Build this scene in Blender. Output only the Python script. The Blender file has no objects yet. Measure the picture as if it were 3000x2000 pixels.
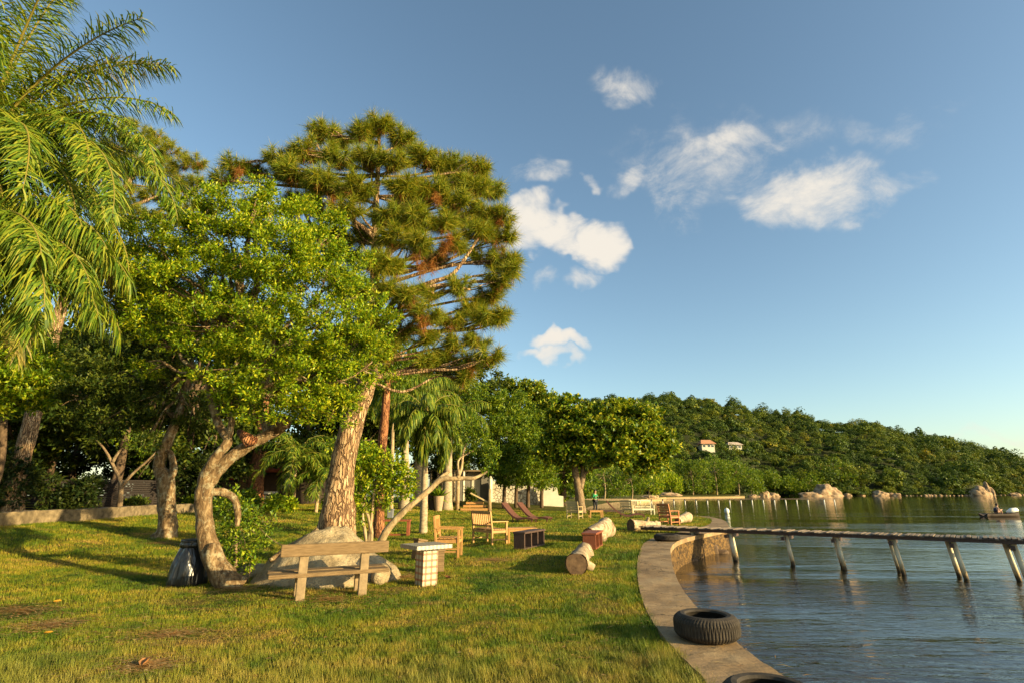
import bpy, math, numpy as np
from mathutils import Vector, Matrix
R = math.radians
rng = np.random.default_rng(7)
sc = bpy.context.scene
COL = sc.collection

# ------------------------------------------------------------------ camera
F = 1500.0; HORIZ = 1440.0; EYE = 1.55
PITCH = math.atan((HORIZ-1000)/F)
cp, sp = math.cos(PITCH), math.sin(PITCH)
cam = bpy.data.cameras.new('camera'); co = bpy.data.objects.new('camera', cam); COL.objects.link(co)
cam.sensor_width = 36; cam.lens = 18; cam.clip_start = .05; cam.clip_end = 6000
co.location = (0, 0, EYE); co.rotation_euler = (math.pi/2+PITCH, 0, 0)
sc.camera = co
WATER = -.75

def ray(u, v):
    x = (u-1500)/F; y = (1000-v)/F
    return np.array([x, -y*sp+cp, y*cp+sp])
def at(u, v, Y):                     # a point of the place Y metres ahead of the viewer
    d = ray(u, v); t = Y/d[1]
    return np.array([d[0]*t, Y, EYE+d[2]*t])
def at_z(u, v, z):
    d = ray(u, v); t = (z-EYE)/d[2]
    return np.array([d[0]*t, d[1]*t, z])
def ground(x, y):
    u = np.maximum(0, -.9*np.asarray(x, float)+.25*np.asarray(y, float)-6.5)
    a = .005*u*u
    b = .405+.27*(1-np.exp(-np.maximum(0, u-9)/3))
    return np.where(u < 9, a, b)
def gp(u, v):
    d = ray(u, v); t = 3.0
    lo, hi = 2.0, 400.0
    ts = np.geomspace(2, 400, 4000)
    z = EYE+d[2]*ts; g = ground(d[0]*ts, d[1]*ts)
    k = np.argmax(z < g)
    if k == 0: k = len(ts)-1
    t = ts[k]
    return np.array([d[0]*t, d[1]*t, float(ground(d[0]*t, d[1]*t))])
def pxm(Y, u=1500, v=1300):          # metres spanned by one photo pixel at depth Y
    d = ray(u, v); return Y/d[1]/F

# ------------------------------------------------------------------ object helpers
def tag(o, label=None, cat=None, group=None, kind=None):
    if label: o['label'] = label
    if cat: o['category'] = cat
    if group: o['group'] = group
    if kind: o['kind'] = kind
    return o
def thing(name, label, cat, loc=(0, 0, 0), rz=0, group=None):
    o = bpy.data.objects.new(name, None); COL.objects.link(o)
    o.empty_display_size = .2
    o.location = tuple(float(c) for c in loc); o.rotation_euler = (0, 0, rz)
    return tag(o, label, cat, group)
def copy_tree(o, parent=None):
    c = o.copy(); COL.objects.link(c); c.parent = parent
    for ch in list(o.children): copy_tree(ch, c)
    return c

class MB:
    def __init__(s): s.v = []; s.f = []; s.n = 0
    def add(s, V, Fs):
        V = np.asarray(V, float).reshape(-1, 3)
        for f in Fs: s.f.append(tuple(int(i)+s.n for i in f))
        s.v.append(V); s.n += len(V); return s
    def box(s, c, d, rot=None, taper=1.0):
        c = np.array(c, float); hx, hy, hz = d[0]/2, d[1]/2, d[2]/2
        V = np.array([[sx*hx*(taper if sz > 0 else 1), sy*hy*(taper if sz > 0 else 1), sz*hz] for sz in (-1, 1) for sy in (-1, 1) for sx in (-1, 1)])
        if rot is not None:
            M = np.array(Matrix.Rotation(rot[1], 3, rot[0])); V = V@M.T
        return s.add(V+c, [(0, 2, 3, 1), (4, 5, 7, 6), (0, 1, 5, 4), (2, 6, 7, 3), (0, 4, 6, 2), (1, 3, 7, 5)])
    def beam(s, a, b, w, h, up=(0, 0, 1)):
        a = np.array(a, float); b = np.array(b, float); d = b-a; d /= np.linalg.norm(d)
        up = np.array(up, float)
        if abs(d@up) > .95: up = np.array([0, 1., 0])
        x = np.cross(d, up); x /= np.linalg.norm(x); y = np.cross(x, d)
        V = [p+sx*x*w/2+sy*y*h/2 for p in (a, b) for sy in (-1, 1) for sx in (-1, 1)]
        return s.add(V, [(0, 2, 3, 1), (4, 5, 7, 6), (0, 1, 5, 4), (2, 6, 7, 3), (0, 4, 6, 2), (1, 3, 7, 5)])
    def tube(s, P, rad, n=8, rough=0.0, seed=0, cap=True):
        P = np.array(P, float); rad = np.array(rad, float)*np.ones(len(P))
        T = np.gradient(P, axis=0); T /= np.linalg.norm(T, axis=1)[:, None]+1e-9
        ref = np.array([.31, .95, .02]) if abs(T[0][2]) > .5 else np.array([0, 0, 1.])
        V = []; rg = np.random.default_rng(seed); ph = rg.uniform(0, 6.28, 6)
        for i, (p, t, r) in enumerate(zip(P, T, rad)):
            a = np.cross(t, ref); a /= np.linalg.norm(a)+1e-9; b = np.cross(t, a)
            th = np.arange(n)*2*math.pi/n
            rr = r*(1+rough*(np.sin(3*th+ph[0]+i*.5)*.5+np.sin(5*th+ph[1]-i*.9)*.3+np.sin(2*th+ph[2]+i*1.7)*.4+rg.uniform(-.35, .35, n)))
            V.append(p+np.outer(np.cos(th)*rr, a)+np.outer(np.sin(th)*rr, b))
        m = len(P); Fs = []
        for i in range(m-1):
            for k in range(n):
                k2 = (k+1) % n
                Fs.append((i*n+k, i*n+k2, (i+1)*n+k2, (i+1)*n+k))
        if cap: Fs.append(tuple(range(n))[::-1]); Fs.append(tuple(range((m-1)*n, m*n)))
        return s.add(np.concatenate(V), Fs)
    def lathe(s, prof, n=32, c=(0, 0, 0)):
        V = []; m = len(prof)
        for k in range(n):
            th = 2*math.pi*k/n
            for r, z in prof: V.append((c[0]+r*math.cos(th), c[1]+r*math.sin(th), c[2]+z))
        Fs = []
        for k in range(n):
            k2 = (k+1) % n
            for i in range(m-1): Fs.append((k*m+i, k2*m+i, k2*m+i+1, k*m+i+1))
        return s.add(V, Fs)
    def build(s, name, mat, parent=None, smooth=False, bevel=0, world=True):
        me = bpy.data.meshes.new(name)
        V = np.concatenate(s.v)
        if parent is not None and world: V = V-np.array(parent.matrix_basis.translation)
        me.from_pydata(V.tolist(), [], s.f); me.update()
        if smooth: me.polygons.foreach_set('use_smooth', [True]*len(me.polygons))
        me.materials.append(mat)
        o = bpy.data.objects.new(name, me); COL.objects.link(o)
        if parent is not None: o.parent = parent
        if bevel:
            b = o.modifiers.new('bevel', 'BEVEL'); b.width = bevel; b.segments = 2; b.limit_method = 'ANGLE'
        return o
def np_obj(name, V, per, mat, parent=None, smooth=False, idx=None, attr=None):
    """mesh whose faces each have `per` corners, unshared unless idx is given"""
    V = np.asarray(V, np.float32).reshape(-1, 3)
    if parent is not None: V = V-np.array(parent.matrix_basis.translation, np.float32)
    if idx is None: idx = np.arange(len(V), dtype=np.int32)
    idx = np.asarray(idx, np.int32).ravel(); nf = len(idx)//per
    me = bpy.data.meshes.new(name)
    me.vertices.add(len(V)); me.vertices.foreach_set('co', V.ravel().astype(np.float32))
    me.loops.add(len(idx)); me.loops.foreach_set('vertex_index', idx)
    me.polygons.add(nf); me.polygons.foreach_set('loop_start', np.arange(nf, dtype=np.int32)*per)
    me.polygons.foreach_set('loop_total', np.full(nf, per, np.int32))
    if smooth: me.polygons.foreach_set('use_smooth', np.ones(nf, bool))
    me.update(calc_edges=True)
    if attr is not None:
        at_ = me.attributes.new('tint', 'FLOAT', 'POINT'); at_.data.foreach_set('value', np.asarray(attr, np.float32))
    me.materials.append(mat)
    o = bpy.data.objects.new(name, me); COL.objects.link(o)
    if parent is not None: o.parent = parent
    return o

# ------------------------------------------------------------------ materials
class NT:
    def __init__(s, name):
        s.m = bpy.data.materials.new(name); s.m.use_nodes = True; s.t = s.m.node_tree
        s.b = s.t.nodes['Principled BSDF']; s.out = s.t.nodes['Material Output']
    def n(s, ty, **kw):
        o = s.t.nodes.new(ty)
        for k, v in kw.items():
            if k in o.inputs: s.set(o.inputs[k], v)
            else: setattr(o, k, v)
        return o
    def set(s, i, v):
        if isinstance(v, bpy.types.NodeSocket): s.t.links.new(v, i)
        else: i.default_value = v
    def link(s, a, b): s.t.links.new(a, b)
    def coord(s, kind='Object', scale=(1, 1, 1)):
        if kind == 'Position': c = s.n('ShaderNodeNewGeometry').outputs['Position']
        else: c = s.n('ShaderNodeTexCoord').outputs[kind]
        mp = s.n('ShaderNodeMapping'); s.link(c, mp.inputs['Vector']); mp.inputs['Scale'].default_value = scale
        return mp.outputs['Vector']
    def noise(s, vec, scale, detail=4, rough=.6, dist=0):
        o = s.n('ShaderNodeTexNoise'); s.link(vec, o.inputs['Vector'])
        o.inputs['Scale'].default_value = scale; o.inputs['Detail'].default_value = detail
        o.inputs['Roughness'].default_value = rough; o.inputs['Distortion'].default_value = dist
        return o.outputs['Fac']
    def ramp(s, fac, stops):
        o = s.n('ShaderNodeValToRGB'); s.link(fac, o.inputs['Fac']); e = o.color_ramp.elements
        while len(e) < len(stops): e.new(.5)
        for el, (p, c) in zip(e, stops): el.position = p; el.color = (*c, 1) if len(c) == 3 else c
        return o.outputs['Color']
    def mix(s, fac, a, b, blend='MIX'):
        o = s.n('ShaderNodeMix', data_type='RGBA', blend_type=blend)
        s.set(o.inputs[0], fac)
        for i, x in ((6, a), (7, b)):
            if isinstance(x, bpy.types.NodeSocket): s.link(x, o.inputs[i])
            else: o.inputs[i].default_value = (*x, 1)
        return o.outputs[2]
    def math(s, op, a, b=None, clamp=False):
        o = s.n('ShaderNodeMath', operation=op, use_clamp=clamp); s.set(o.inputs[0], a)
        if b is not None: s.set(o.inputs[1], b)
        return o.outputs[0]
    def bump(s, h, dist=.01, strength=1.0, normal=None):
        o = s.n('ShaderNodeBump'); s.link(h, o.inputs['Height']); o.inputs['Distance'].default_value = dist
        o.inputs['Strength'].default_value = strength
        if normal: s.link(normal, o.inputs['Normal'])
        s.link(o.outputs['Normal'], s.b.inputs['Normal']); return o.outputs['Normal']
    def col(s, c): s.set(s.b.inputs['Base Color'], c if isinstance(c, bpy.types.NodeSocket) else (*c, 1))
    def rough(s, r, spec=.5): s.set(s.b.inputs['Roughness'], r); s.b.inputs['Specular IOR Level'].default_value = spec

def leaf_mat(name, cols, trans=.3, rough=.45, spec=.35, scale=.8, use_tint=False, dark=.65):
    m = NT(name)
    g = m.n('ShaderNodeNewGeometry')
    n = len(cols)
    c = m.ramp(g.outputs['Random Per Island'], [((i+.5)/n, c) for i, c in enumerate(cols)])
    nz = m.noise(g.outputs['Position'], scale, 3)
    c = m.mix(m.math('MULTIPLY', m.math('SUBTRACT', nz, .35, True), 2.0, True), c, m.mix(1.0, c, (1.15, 1.05, .7), 'MULTIPLY'))
    if use_tint:
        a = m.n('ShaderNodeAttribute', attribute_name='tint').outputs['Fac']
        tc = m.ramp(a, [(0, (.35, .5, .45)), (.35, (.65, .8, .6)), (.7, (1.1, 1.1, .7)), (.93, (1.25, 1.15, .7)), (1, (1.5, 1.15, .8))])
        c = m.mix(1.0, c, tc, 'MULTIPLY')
    m.col(c); m.rough(rough, spec)
    tr = m.n('ShaderNodeBsdfTranslucent'); m.link(m.mix(1.0, c, (1.3, 1.25, .45), 'MULTIPLY'), tr.inputs['Color'])
    ms = m.n('ShaderNodeMixShader'); ms.inputs[0].default_value = trans
    m.link(m.b.outputs[0], ms.inputs[1]); m.link(tr.outputs[0], ms.inputs[2]); m.link(ms.outputs[0], m.out.inputs['Surface'])
    return m.m
def bark_mat(name, c1, c2, c3, zs=.25, scale=9, lichen=0, bump=.03, plates=False):
    m = NT(name)
    v = m.coord('Position', (1, 1, zs))
    a = m.noise(v, scale, 6, .65, .6)
    c = m.ramp(a, [(.3, c1), (.5, c2), (.72, c3)])
    h = a
    if plates:
        vo = m.n('ShaderNodeTexVoronoi', feature='DISTANCE_TO_EDGE'); m.link(m.coord('Position', (1, 1, .3)), vo.inputs['Vector']); vo.inputs['Scale'].default_value = 15; dn = m.n('ShaderNodeTexNoise'); m.link(m.coord('Position'), dn.inputs['Vector']); dn.inputs['Scale'].default_value = 6; dn.inputs['Detail'].default_value = 5; dv = m.n('ShaderNodeVectorMath', operation='SCALE'); m.link(dn.outputs['Color'], dv.inputs[0]); dv.inputs['Scale'].default_value = .10; da = m.n('ShaderNodeVectorMath', operation='ADD'); m.link(m.coord('Position', (1, 1, .16)), da.inputs[0]); m.link(dv.outputs[0], da.inputs[1]); m.link(da.outputs[0], vo.inputs['Vector'])
        e = m.math('MULTIPLY', vo.outputs['Distance'], 6.0, True)
        c = m.mix(e, tuple(x*.6 for x in c1), c); h = m.math('ADD', m.math('MULTIPLY', e, .9), m.math('MULTIPLY', a, .5))
    if lichen:
        b = m.noise(m.coord('Position'), 7, 5, .7)
        f = m.math('MULTIPLY', m.math('SUBTRACT', b, .52, True), 9.0, True)
        c = m.mix(m.math('MULTIPLY', f, lichen), c, (.42, .38, .24))
    m.col(c); m.rough(.85, .2); m.bump(h, bump); return m.m
def wood_mat(name, c1, c2, scale=14, rough=.6, axis=(1, 1, 8), bump=.003, spec=.3, stain=None):
    m = NT(name)
    v = m.coord('Object', axis)
    a = m.noise(v, scale, 5, .6, .3)
    c = m.ramp(a, [(.3, c1), (.7, c2)])
    b = m.noise(m.coord('Object'), 3.5, 4)
    c = m.mix(m.math('MULTIPLY', b, .5), c, m.mix(1.0, c, stain or (.5, .48, .42), 'MULTIPLY'))
    m.col(c); m.rough(rough, spec); m.bump(a, bump); return m.m
def plain_mat(name, c, rough=.6, spec=.4, var=.25, scale=6, bump=.004, metallic=0):
    m = NT(name); a = m.noise(m.coord('Object'), scale, 5)
    m.col(m.ramp(a, [(.25, tuple(x*(1-var) for x in c)), (.75, tuple(min(1, x*(1+var)) for x in c))]))
    m.rough(rough, spec); m.b.inputs['Metallic'].default_value = metallic; m.bump(a, bump); return m.m

M = {}
M['leaf_bright'] = leaf_mat('leaf_bright', [(.05, .10, .008), (.115, .205, .010), (.20, .32, .012), (.32, .42, .016), (.47, .46, .024)], .40, .45, .28)
M['leaf_mid'] = leaf_mat('leaf_mid', [(.04, .085, .008), (.08, .15, .010), (.15, .225, .013), (.25, .30, .018)], .3, .45, .28)
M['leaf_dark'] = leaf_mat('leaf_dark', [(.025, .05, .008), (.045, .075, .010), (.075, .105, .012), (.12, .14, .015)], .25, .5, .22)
M['leaf_shaded'] = leaf_mat('leaf_shaded', [(.010, .022, .005), (.018, .034, .006), (.03, .048, .008), (.05, .062, .010)], .2, .55, .2)  # dark leaf set lowered further: shade under the canopy put into the leaf colour
M['leaf_almond'] = leaf_mat('leaf_almond', [(.04, .085, .008), (.08, .15, .010), (.14, .22, .013), (.25, .30, .02), (.40, .38, .03)], .25, .42, .3)
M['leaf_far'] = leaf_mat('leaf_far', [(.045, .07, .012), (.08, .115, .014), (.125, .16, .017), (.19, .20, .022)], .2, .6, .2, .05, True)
M['needle'] = leaf_mat('needle', [(.065, .10, .009), (.12, .175, .011), (.19, .25, .014), (.29, .30, .02), (.38, .30, .03)], .25, .55, .2)
M['needle_dead'] = leaf_mat('needle_dead', [(.18, .065, .015), (.28, .105, .022), (.34, .17, .04)], .2, .6, .2)
M['palm'] = leaf_mat('palm', [(.05, .10, .009), (.09, .16, .012), (.15, .21, .016), (.26, .27, .026)], .3, .5, .22)
M['palm_old'] = leaf_mat('palm_old', [(.12, .12, .02), (.22, .19, .04), (.3, .23, .06)], .25, .5, .3)
M['grass'] = None
M['bark_pine'] = bark_mat('bark_pine', (.17, .09, .045), (.42, .26, .13), (.66, .48, .28), .28, 9, 0, .04, True)
M['bark_twist'] = bark_mat('bark_twist', (.04, .023, .011), (.165, .10, .045), (.42, .30, .155), .35, 13, .6, .06)
M['bark_thin'] = bark_mat('bark_thin', (.09, .06, .035), (.2, .13, .07), (.33, .24, .14), .4, 14, .3, .012)
M['bark_red'] = bark_mat('bark_red', (.16, .055, .025), (.36, .15, .06), (.48, .24, .11), .3, 9, 0, .03, True)
M['bark_pale'] = bark_mat('bark_pale', (.15, .10, .05), (.33, .23, .12), (.48, .37, .21), .5, 9, .2, .012)
M['bark_palm'] = bark_mat('bark_palm', (.16, .11, .065), (.34, .26, .16), (.48, .38, .24), 4.0, 5, .2, .012)
M['bark_dark'] = bark_mat('bark_dark', (.05, .032, .02), (.11, .07, .04), (.17, .11, .065), .3, 12, 0, .012)
M['conc'] = plain_mat('weathered_concrete', (.25, .175, .095), .9, .2, .35, 9, .006)
M['plank_old'] = wood_mat('weathered_plank', (.12, .075, .035), (.29, .19, .095), 10, .85, (.6, 8, 8), .004, .15)
M['wood_honey'] = wood_mat('honey_wood', (.42, .20, .06), (.60, .33, .11), 10, .5, (6, 6, .6), .002)
M['wood_pale'] = wood_mat('pale_wood', (.50, .36, .17), (.66, .50, .25), 10, .55, (6, 6, .6), .002)
M['wood_white'] = wood_mat('cream_wood', (.62, .56, .36), (.74, .68, .46), 10, .55, (6, 6, .6), .002)
M['wood_dark'] = wood_mat('dark_wood', (.055, .032, .024), (.12, .07, .05), 10, .55, (6, 6, .6), .003)
M['wood_red'] = wood_mat('red_wood', (.20, .055, .025), (.32, .10, .045), 10, .5, (6, 6, .6), .003)
M['wood_orange'] = wood_mat('orange_wood', (.45, .15, .05), (.60, .24, .09), 10, .5, (6, 6, .6), .002)
M['lounger'] = wood_mat('brown_slats', (.11, .045, .03), (.20, .085, .055), 12, .5, (6, 1, 6), .003)
M['deck'] = wood_mat('deck_wood', (.14, .10, .07), (.30, .23, .16), 8, .8, (3, 3, 3), .005)
M['white_paint'] = plain_mat('white_paint', (.72, .70, .62), .5, .4, .12, 5)
M['post_white'] = NT('painted_pile')
def _pile():
    m = M['post_white']
    g = m.n('ShaderNodeNewGeometry'); s = m.n('ShaderNodeSeparateXYZ'); m.link(g.outputs['Position'], s.inputs[0])
    nz = m.noise(m.coord('Position'), 9, 4)
    z = m.math('ADD', s.outputs[2], m.math('MULTIPLY', m.math('SUBTRACT', nz, .5), .25))
    c = m.ramp(m.math('ADD', m.math('MULTIPLY', z, .8), .72), [(.12, (.02, .017, .012)), (.20, (.14, .09, .04)), (.28, (.45, .32, .16)), (.5, (.72, .64, .46)), (.85, (.50, .40, .25))])
    m.col(c); m.rough(.7, .3); m.bump(nz, .01); M['post_white'] = m.m
_pile()
M['tyre'] = plain_mat('tyre_rubber', (.040, .031, .022), .8, .25, .5, 11, .006)
M['bag'] = NT('black_plastic')
def _bag():
    m = M['bag']; m.col((.012, .012, .013)); m.rough(.3, .5)
    a = m.noise(m.coord('Object', (1, 1, .22)), 9, 2, .45, .8); m.bump(a, .05); M['bag'] = m.m
_bag()

def rock_mat(name, c1, c2, c3, sc_=2.5):
    m = NT(name); v = m.coord('Position')
    a = m.noise(v, sc_, 8, .6, .3); b = m.noise(v, sc_*6, 6, .7)
    c = m.ramp(a, [(.3, c1), (.5, c2), (.7, c3)])
    c = m.mix(m.math('MULTIPLY', m.math('SUBTRACT', b, .55, True), 3.0, True), c, tuple(x*.25 for x in c1))
    m.col(c); m.rough(.9, .2); m.bump(m.math('ADD', a, m.math('MULTIPLY', b, .4)), .12); return m.m
M['rock'] = rock_mat('boulder_stone', (.15, .10, .05), (.36, .27, .15), (.50, .40, .25))
M['rock_far'] = rock_mat('shore_stone', (.15, .085, .045), (.34, .225, .125), (.47, .34, .21), .5)
M['log'] = bark_mat('log_wood', (.13, .08, .045), (.36, .26, .15), (.60, .50, .36), .8, 5, 0, .05)
M['log_end'] = wood_mat('log_cut', (.10, .055, .03), (.27, .16, .08), 9, .85, (1, 1, 1), .006)
M['stone_wall'] = NT('stone_wall')
def _sw():
    m = M['stone_wall']; v = m.coord('Object')
    vo = m.n('ShaderNodeTexVoronoi', feature='DISTANCE_TO_EDGE'); m.link(v, vo.inputs['Vector']); vo.inputs['Scale'].default_value = 2.6
    e = m.math('MULTIPLY', vo.outputs['Distance'], 9.0, True)
    v2 = m.n('ShaderNodeTexVoronoi'); m.link(v, v2.inputs['Vector']); v2.inputs['Scale'].default_value = 2.6
    cc = m.ramp(v2.outputs['Color'], [(0, (.40, .33, .22)), (.5, (.58, .50, .36)), (1, (.68, .60, .45))])
    m.col(m.mix(e, (.16, .12, .08), cc)); m.rough(.9, .2); m.bump(e, .03); M['stone_wall'] = m.m
_sw()
M['plaster'] = plain_mat('pale_plaster', (.62, .56, .42), .9, .2, .12, 1.5)
M['grey_wall'] = plain_mat('grey_wall', (.20, .18, .145), .9, .2, .25, 1.2)
M['dark_wall'] = plain_mat('dark_wall', (.05, .035, .025), .8, .2, .3, 2)
M['roof_red'] = plain_mat('red_tiles', (.34, .09, .05), .8, .2, .3, 4)
M['roof_pale'] = plain_mat('pale_tiles', (.52, .40, .30), .8, .2, .2, 1)
M['red_paint'] = plain_mat('red_paint', (.45, .03, .02), .5, .4, .2, 4)
M['fence_shaded'] = wood_mat('fence_wood_shaded', (.010, .006, .004), (.026, .015, .010), 10, .7, (.6, .6, 6), .003)  # near-black slats: the missing canopy shade is put into the wood colour
M['glass'] = plain_mat('dark_glass', (.02, .03, .04), .1, .8, .1, 2)
M['kerb'] = plain_mat('kerb_stone', (.17, .125, .07), .9, .2, .7, 5, .03)
M['skin'] = plain_mat('skin', (.45, .24, .15), .5, .4, .05)
M['green_cloth'] = plain_mat('green_cloth', (.03, .22, .09), .8, .2, .1)
M['dark_cloth'] = plain_mat('dark_cloth', (.03, .03, .035), .8, .2, .1)
M['hair'] = plain_mat('dark_hair', (.03, .015, .01), .6, .3, .1)
M['fabric_navy'] = plain_mat('navy_cloth', (.03, .03, .05), .8, .2, .1)
M['terracotta'] = plain_mat('clay_pot', (.38, .26, .16), .8, .2, .2)
M['lamp_grey'] = plain_mat('grey_metal_box', (.18, .18, .19), .5, .4, .2)
M['dry_leaf'] = plain_mat('dry_leaf', (.36, .16, .055), .7, .3, .3, 20)
M['yellow_leaf'] = plain_mat('yellow_leaf', (.55, .27, .03), .6, .3, .2, 20)

# lawn soil and grass blades share the same patches of colour
def grass_cols(m):
    P = m.n('ShaderNodeNewGeometry').outputs['Position']
    a = m.noise(P, .55, 5, .62, .4); b = m.noise(P, 3.2, 4, .6); mp = m.n('ShaderNodeMapping'); m.link(P, mp.inputs['Vector'])
    mp.inputs['Scale'].default_value = (.5, 1.4, 1); mp.inputs['Rotation'].default_value = (0, 0, .3)
    c = m.noise(mp.outputs['Vector'], 1.1, 6, .65, .8)
    return a, b, c
def ground_mat():
    m = NT('lawn_soil'); a, b, c = grass_cols(m)
    s = m.math('ADD', m.math('MULTIPLY', a, .6), m.math('MULTIPLY', b, .4))
    base = m.ramp(s, [(.36, (.05, .07, .008)), (.5, (.12, .12, .014)), (.62, (.24, .16, .045))])
    dry = m.math('MULTIPLY', m.math('SUBTRACT', c, .54, True), 7.0, True)
    base = m.mix(m.math('MULTIPLY', dry, .7), base, (.36, .19, .07))
    f = m.noise(m.n('ShaderNodeNewGeometry').outputs['Position'], 38, 4, .7)
    base = m.mix(m.math('MULTIPLY', m.math('SUBTRACT', f, .38, True), 2.2, True), m.mix(1.0, base, (.45, .5, .4), 'MULTIPLY'), base)
    m.col(base); m.rough(.95, .1); m.bump(f, .05); return m.m
def blade_mat():
    m = NT('grass_blades'); a, b, c = grass_cols(m)
    s = m.math('ADD', m.math('MULTIPLY', a, .6), m.math('MULTIPLY', b, .4))
    base = m.ramp(s, [(.38, (.05, .11, .007)), (.47, (.14, .20, .009)), (.55, (.30, .28, .018)), (.63, (.46, .32, .06))])
    r = m.n('ShaderNodeNewGeometry').outputs['Random Per Island']
    base = m.mix(1.0, base, m.ramp(r, [(0, (.55, .65, .5)), (.5, (1, 1, 1)), (.85, (1.25, 1.1, 1.1)), (1, (1.6, 1.2, 1.6))]), 'MULTIPLY')
    dry = m.math('MULTIPLY', m.math('SUBTRACT', c, .55, True), 6.0, True)
    base = m.mix(m.math('MULTIPLY', dry, .8), base, (.50, .27, .085))
    sp_ = m.n('ShaderNodeSeparateXYZ'); m.link(m.n('ShaderNodeNewGeometry').outputs['Position'], sp_.inputs[0])
    fd = m.math('MULTIPLY', m.math('ADD', m.math('MULTIPLY', m.math('SUBTRACT', 6.6, sp_.outputs[1]), .5), m.math('MULTIPLY', m.math('SUBTRACT', b, .5), 2.4)), .75, True)
    base = m.mix(m.math('MULTIPLY', fd, .6), base, (.42, .32, .075))
    m.col(base); m.rough(.55, .3)
    tr = m.n('ShaderNodeBsdfTranslucent'); m.link(base, tr.inputs['Color'])
    ms = m.n('ShaderNodeMixShader'); ms.inputs[0].default_value = .3
    m.link(m.b.outputs[0], ms.inputs[1]); m.link(tr.outputs[0], ms.inputs[2]); m.link(ms.outputs[0], m.out.inputs['Surface'])
    return m.m
M['soil'] = ground_mat(); M['grass'] = blade_mat()
def path_mat():
    m = NT('walk_concrete'); P = m.n('ShaderNodeNewGeometry').outputs['Position']
    a = m.noise(P, 1.3, 7, .6); b = m.noise(P, 40, 4, .7); d = m.noise(P, 4, 5, .7, 1)
    c = m.ramp(a, [(.3, (.17, .105, .05)), (.55, (.31, .205, .105)), (.75, (.41, .29, .155))])
    c = m.mix(m.math('MULTIPLY', m.math('SUBTRACT', d, .55, True), 3.5, True), c, (.13, .095, .055))
    dn = m.n('ShaderNodeVectorMath', operation='ADD'); m.link(P, dn.inputs[0]); nn_ = m.n('ShaderNodeTexNoise'); m.link(P, nn_.inputs['Vector']); nn_.inputs['Scale'].default_value = 1.8; nn_.inputs['Detail'].default_value = 6; m.link(nn_.outputs['Color'], dn.inputs[1])
    vo = m.n('ShaderNodeTexVoronoi', feature='DISTANCE_TO_EDGE'); m.link(dn.outputs[0], vo.inputs['Vector']); vo.inputs['Scale'].default_value = .55
    cr_ = m.math('LESS_THAN', vo.outputs['Distance'], .007)
    c = m.mix(m.math('MULTIPLY', cr_, .75), c, (.05, .035, .02))
    e_ = m.noise(P, .6, 4, .6); c = m.mix(m.math('MULTIPLY', m.math('SUBTRACT', e_, .5, True), 2.5, True), c, m.mix(1.0, c, (.6, .55, .48), 'MULTIPLY'))
    c = m.mix(.4, c, m.mix(1.0, c, m.ramp(b, [(.3, (.4, .4, .4)), (.6, (1.3, 1.3, 1.3))]), 'MULTIPLY'))
    m.col(c); m.rough(.9, .25); m.bump(m.math('ADD', a, m.math('MULTIPLY', b, .2)), .02); return m.m
M['walk'] = path_mat()
def seawall_mat():
    m = NT('seawall'); P = m.coord('Position', (1.2, 1.2, 2.2)); a = m.noise(P, 3.5, 7, .7, 1.2)
    m.col(m.ramp(a, [(.38, (.014, .009, .004)), (.48, (.085, .045, .012)), (.62, (.22, .12, .03))])); m.rough(.8, .3); m.bump(a, .08); return m.m
M['seawall'] = seawall_mat()
def water_mat():
    m = NT('lake_water')
    m.col((.020, .015, .005)); m.rough(.04, .5); m.b.inputs['IOR'].default_value = 1.333
    P = m.n('ShaderNodeNewGeometry').outputs['Position']
    def mp(sx, sy, rz):
        o = m.n('ShaderNodeMapping'); m.link(P, o.inputs['Vector']); o.inputs['Scale'].default_value = (sx, sy, 1); o.inputs['Rotation'].default_value = (0, 0, rz); return o.outputs[0]
    a = m.noise(mp(.55, 1.6, .35), 1.1, 3, .5, .6)
    b = m.noise(mp(1.2, 3.2, -.2), 2.2, 4, .55, .5)
    c = m.noise(mp(.05, .25, .1), 1.0, 3, .5)
    amp = m.math('ADD', m.math('MULTIPLY', m.math('SUBTRACT', c, .44, True), 4.5), .25)
    # sheltered, calmer water away from the bank
    sy = m.n('ShaderNodeSeparateXYZ'); m.link(P, sy.inputs[0])
    far = m.n('ShaderNodeMapRange', interpolation_type='SMOOTHSTEP'); m.link(sy.outputs[1], far.inputs[0])
    far.inputs[1].default_value = 10; far.inputs[2].default_value = 45; far.inputs[3].default_value = 1.25; far.inputs[4].default_value = .28
    amp = m.math('MULTIPLY', amp, far.outputs[0])
    h = m.math('MULTIPLY', m.math('ADD', m.math('MULTIPLY', a, 1.0), m.math('MULTIPLY', b, .5)), amp)
    m.bump(h, .055); return m.m
M['water'] = water_mat()

# ------------------------------------------------------------------ shoreline
prs = [((2190, 2150), (2480, 2150)), ((2065, 2000), (2310, 2000)), ((2000, 1935), (2215, 1935)), ((1935, 1860), (2125, 1860)), ((1893, 1790), (2052, 1795)),
       ((1872, 1720), (2000, 1730)), ((1867, 1660), (1975, 1675)), ((1874, 1620), (1966, 1630)), ((1890, 1590), (1968, 1603)), ((1930, 1572), (1995, 1583)),
       ((1985, 1560), (2050, 1568)), ((2040, 1548), (2100, 1558)), ((2075, 1538), (2130, 1549)), ((2085, 1528), (2134, 1538)), ((2080, 1520), (2122, 1525)),
       ((2050, 1514), (2085, 1515)), ((2015, 1510.5), (2040, 1511)), ((1960, 1508), (1965, 1507.5)), ((1900, 1505.5), (1903, 1505)), ((1840, 1502), (1840, 1501)), ((1770, 1498), (1765, 1497))]
Gs = np.array([at_z(*a, 0)[:2] for a, b in prs]); Ws = np.array([at_z(*b, 0)[:2] for a, b in prs])
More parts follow.
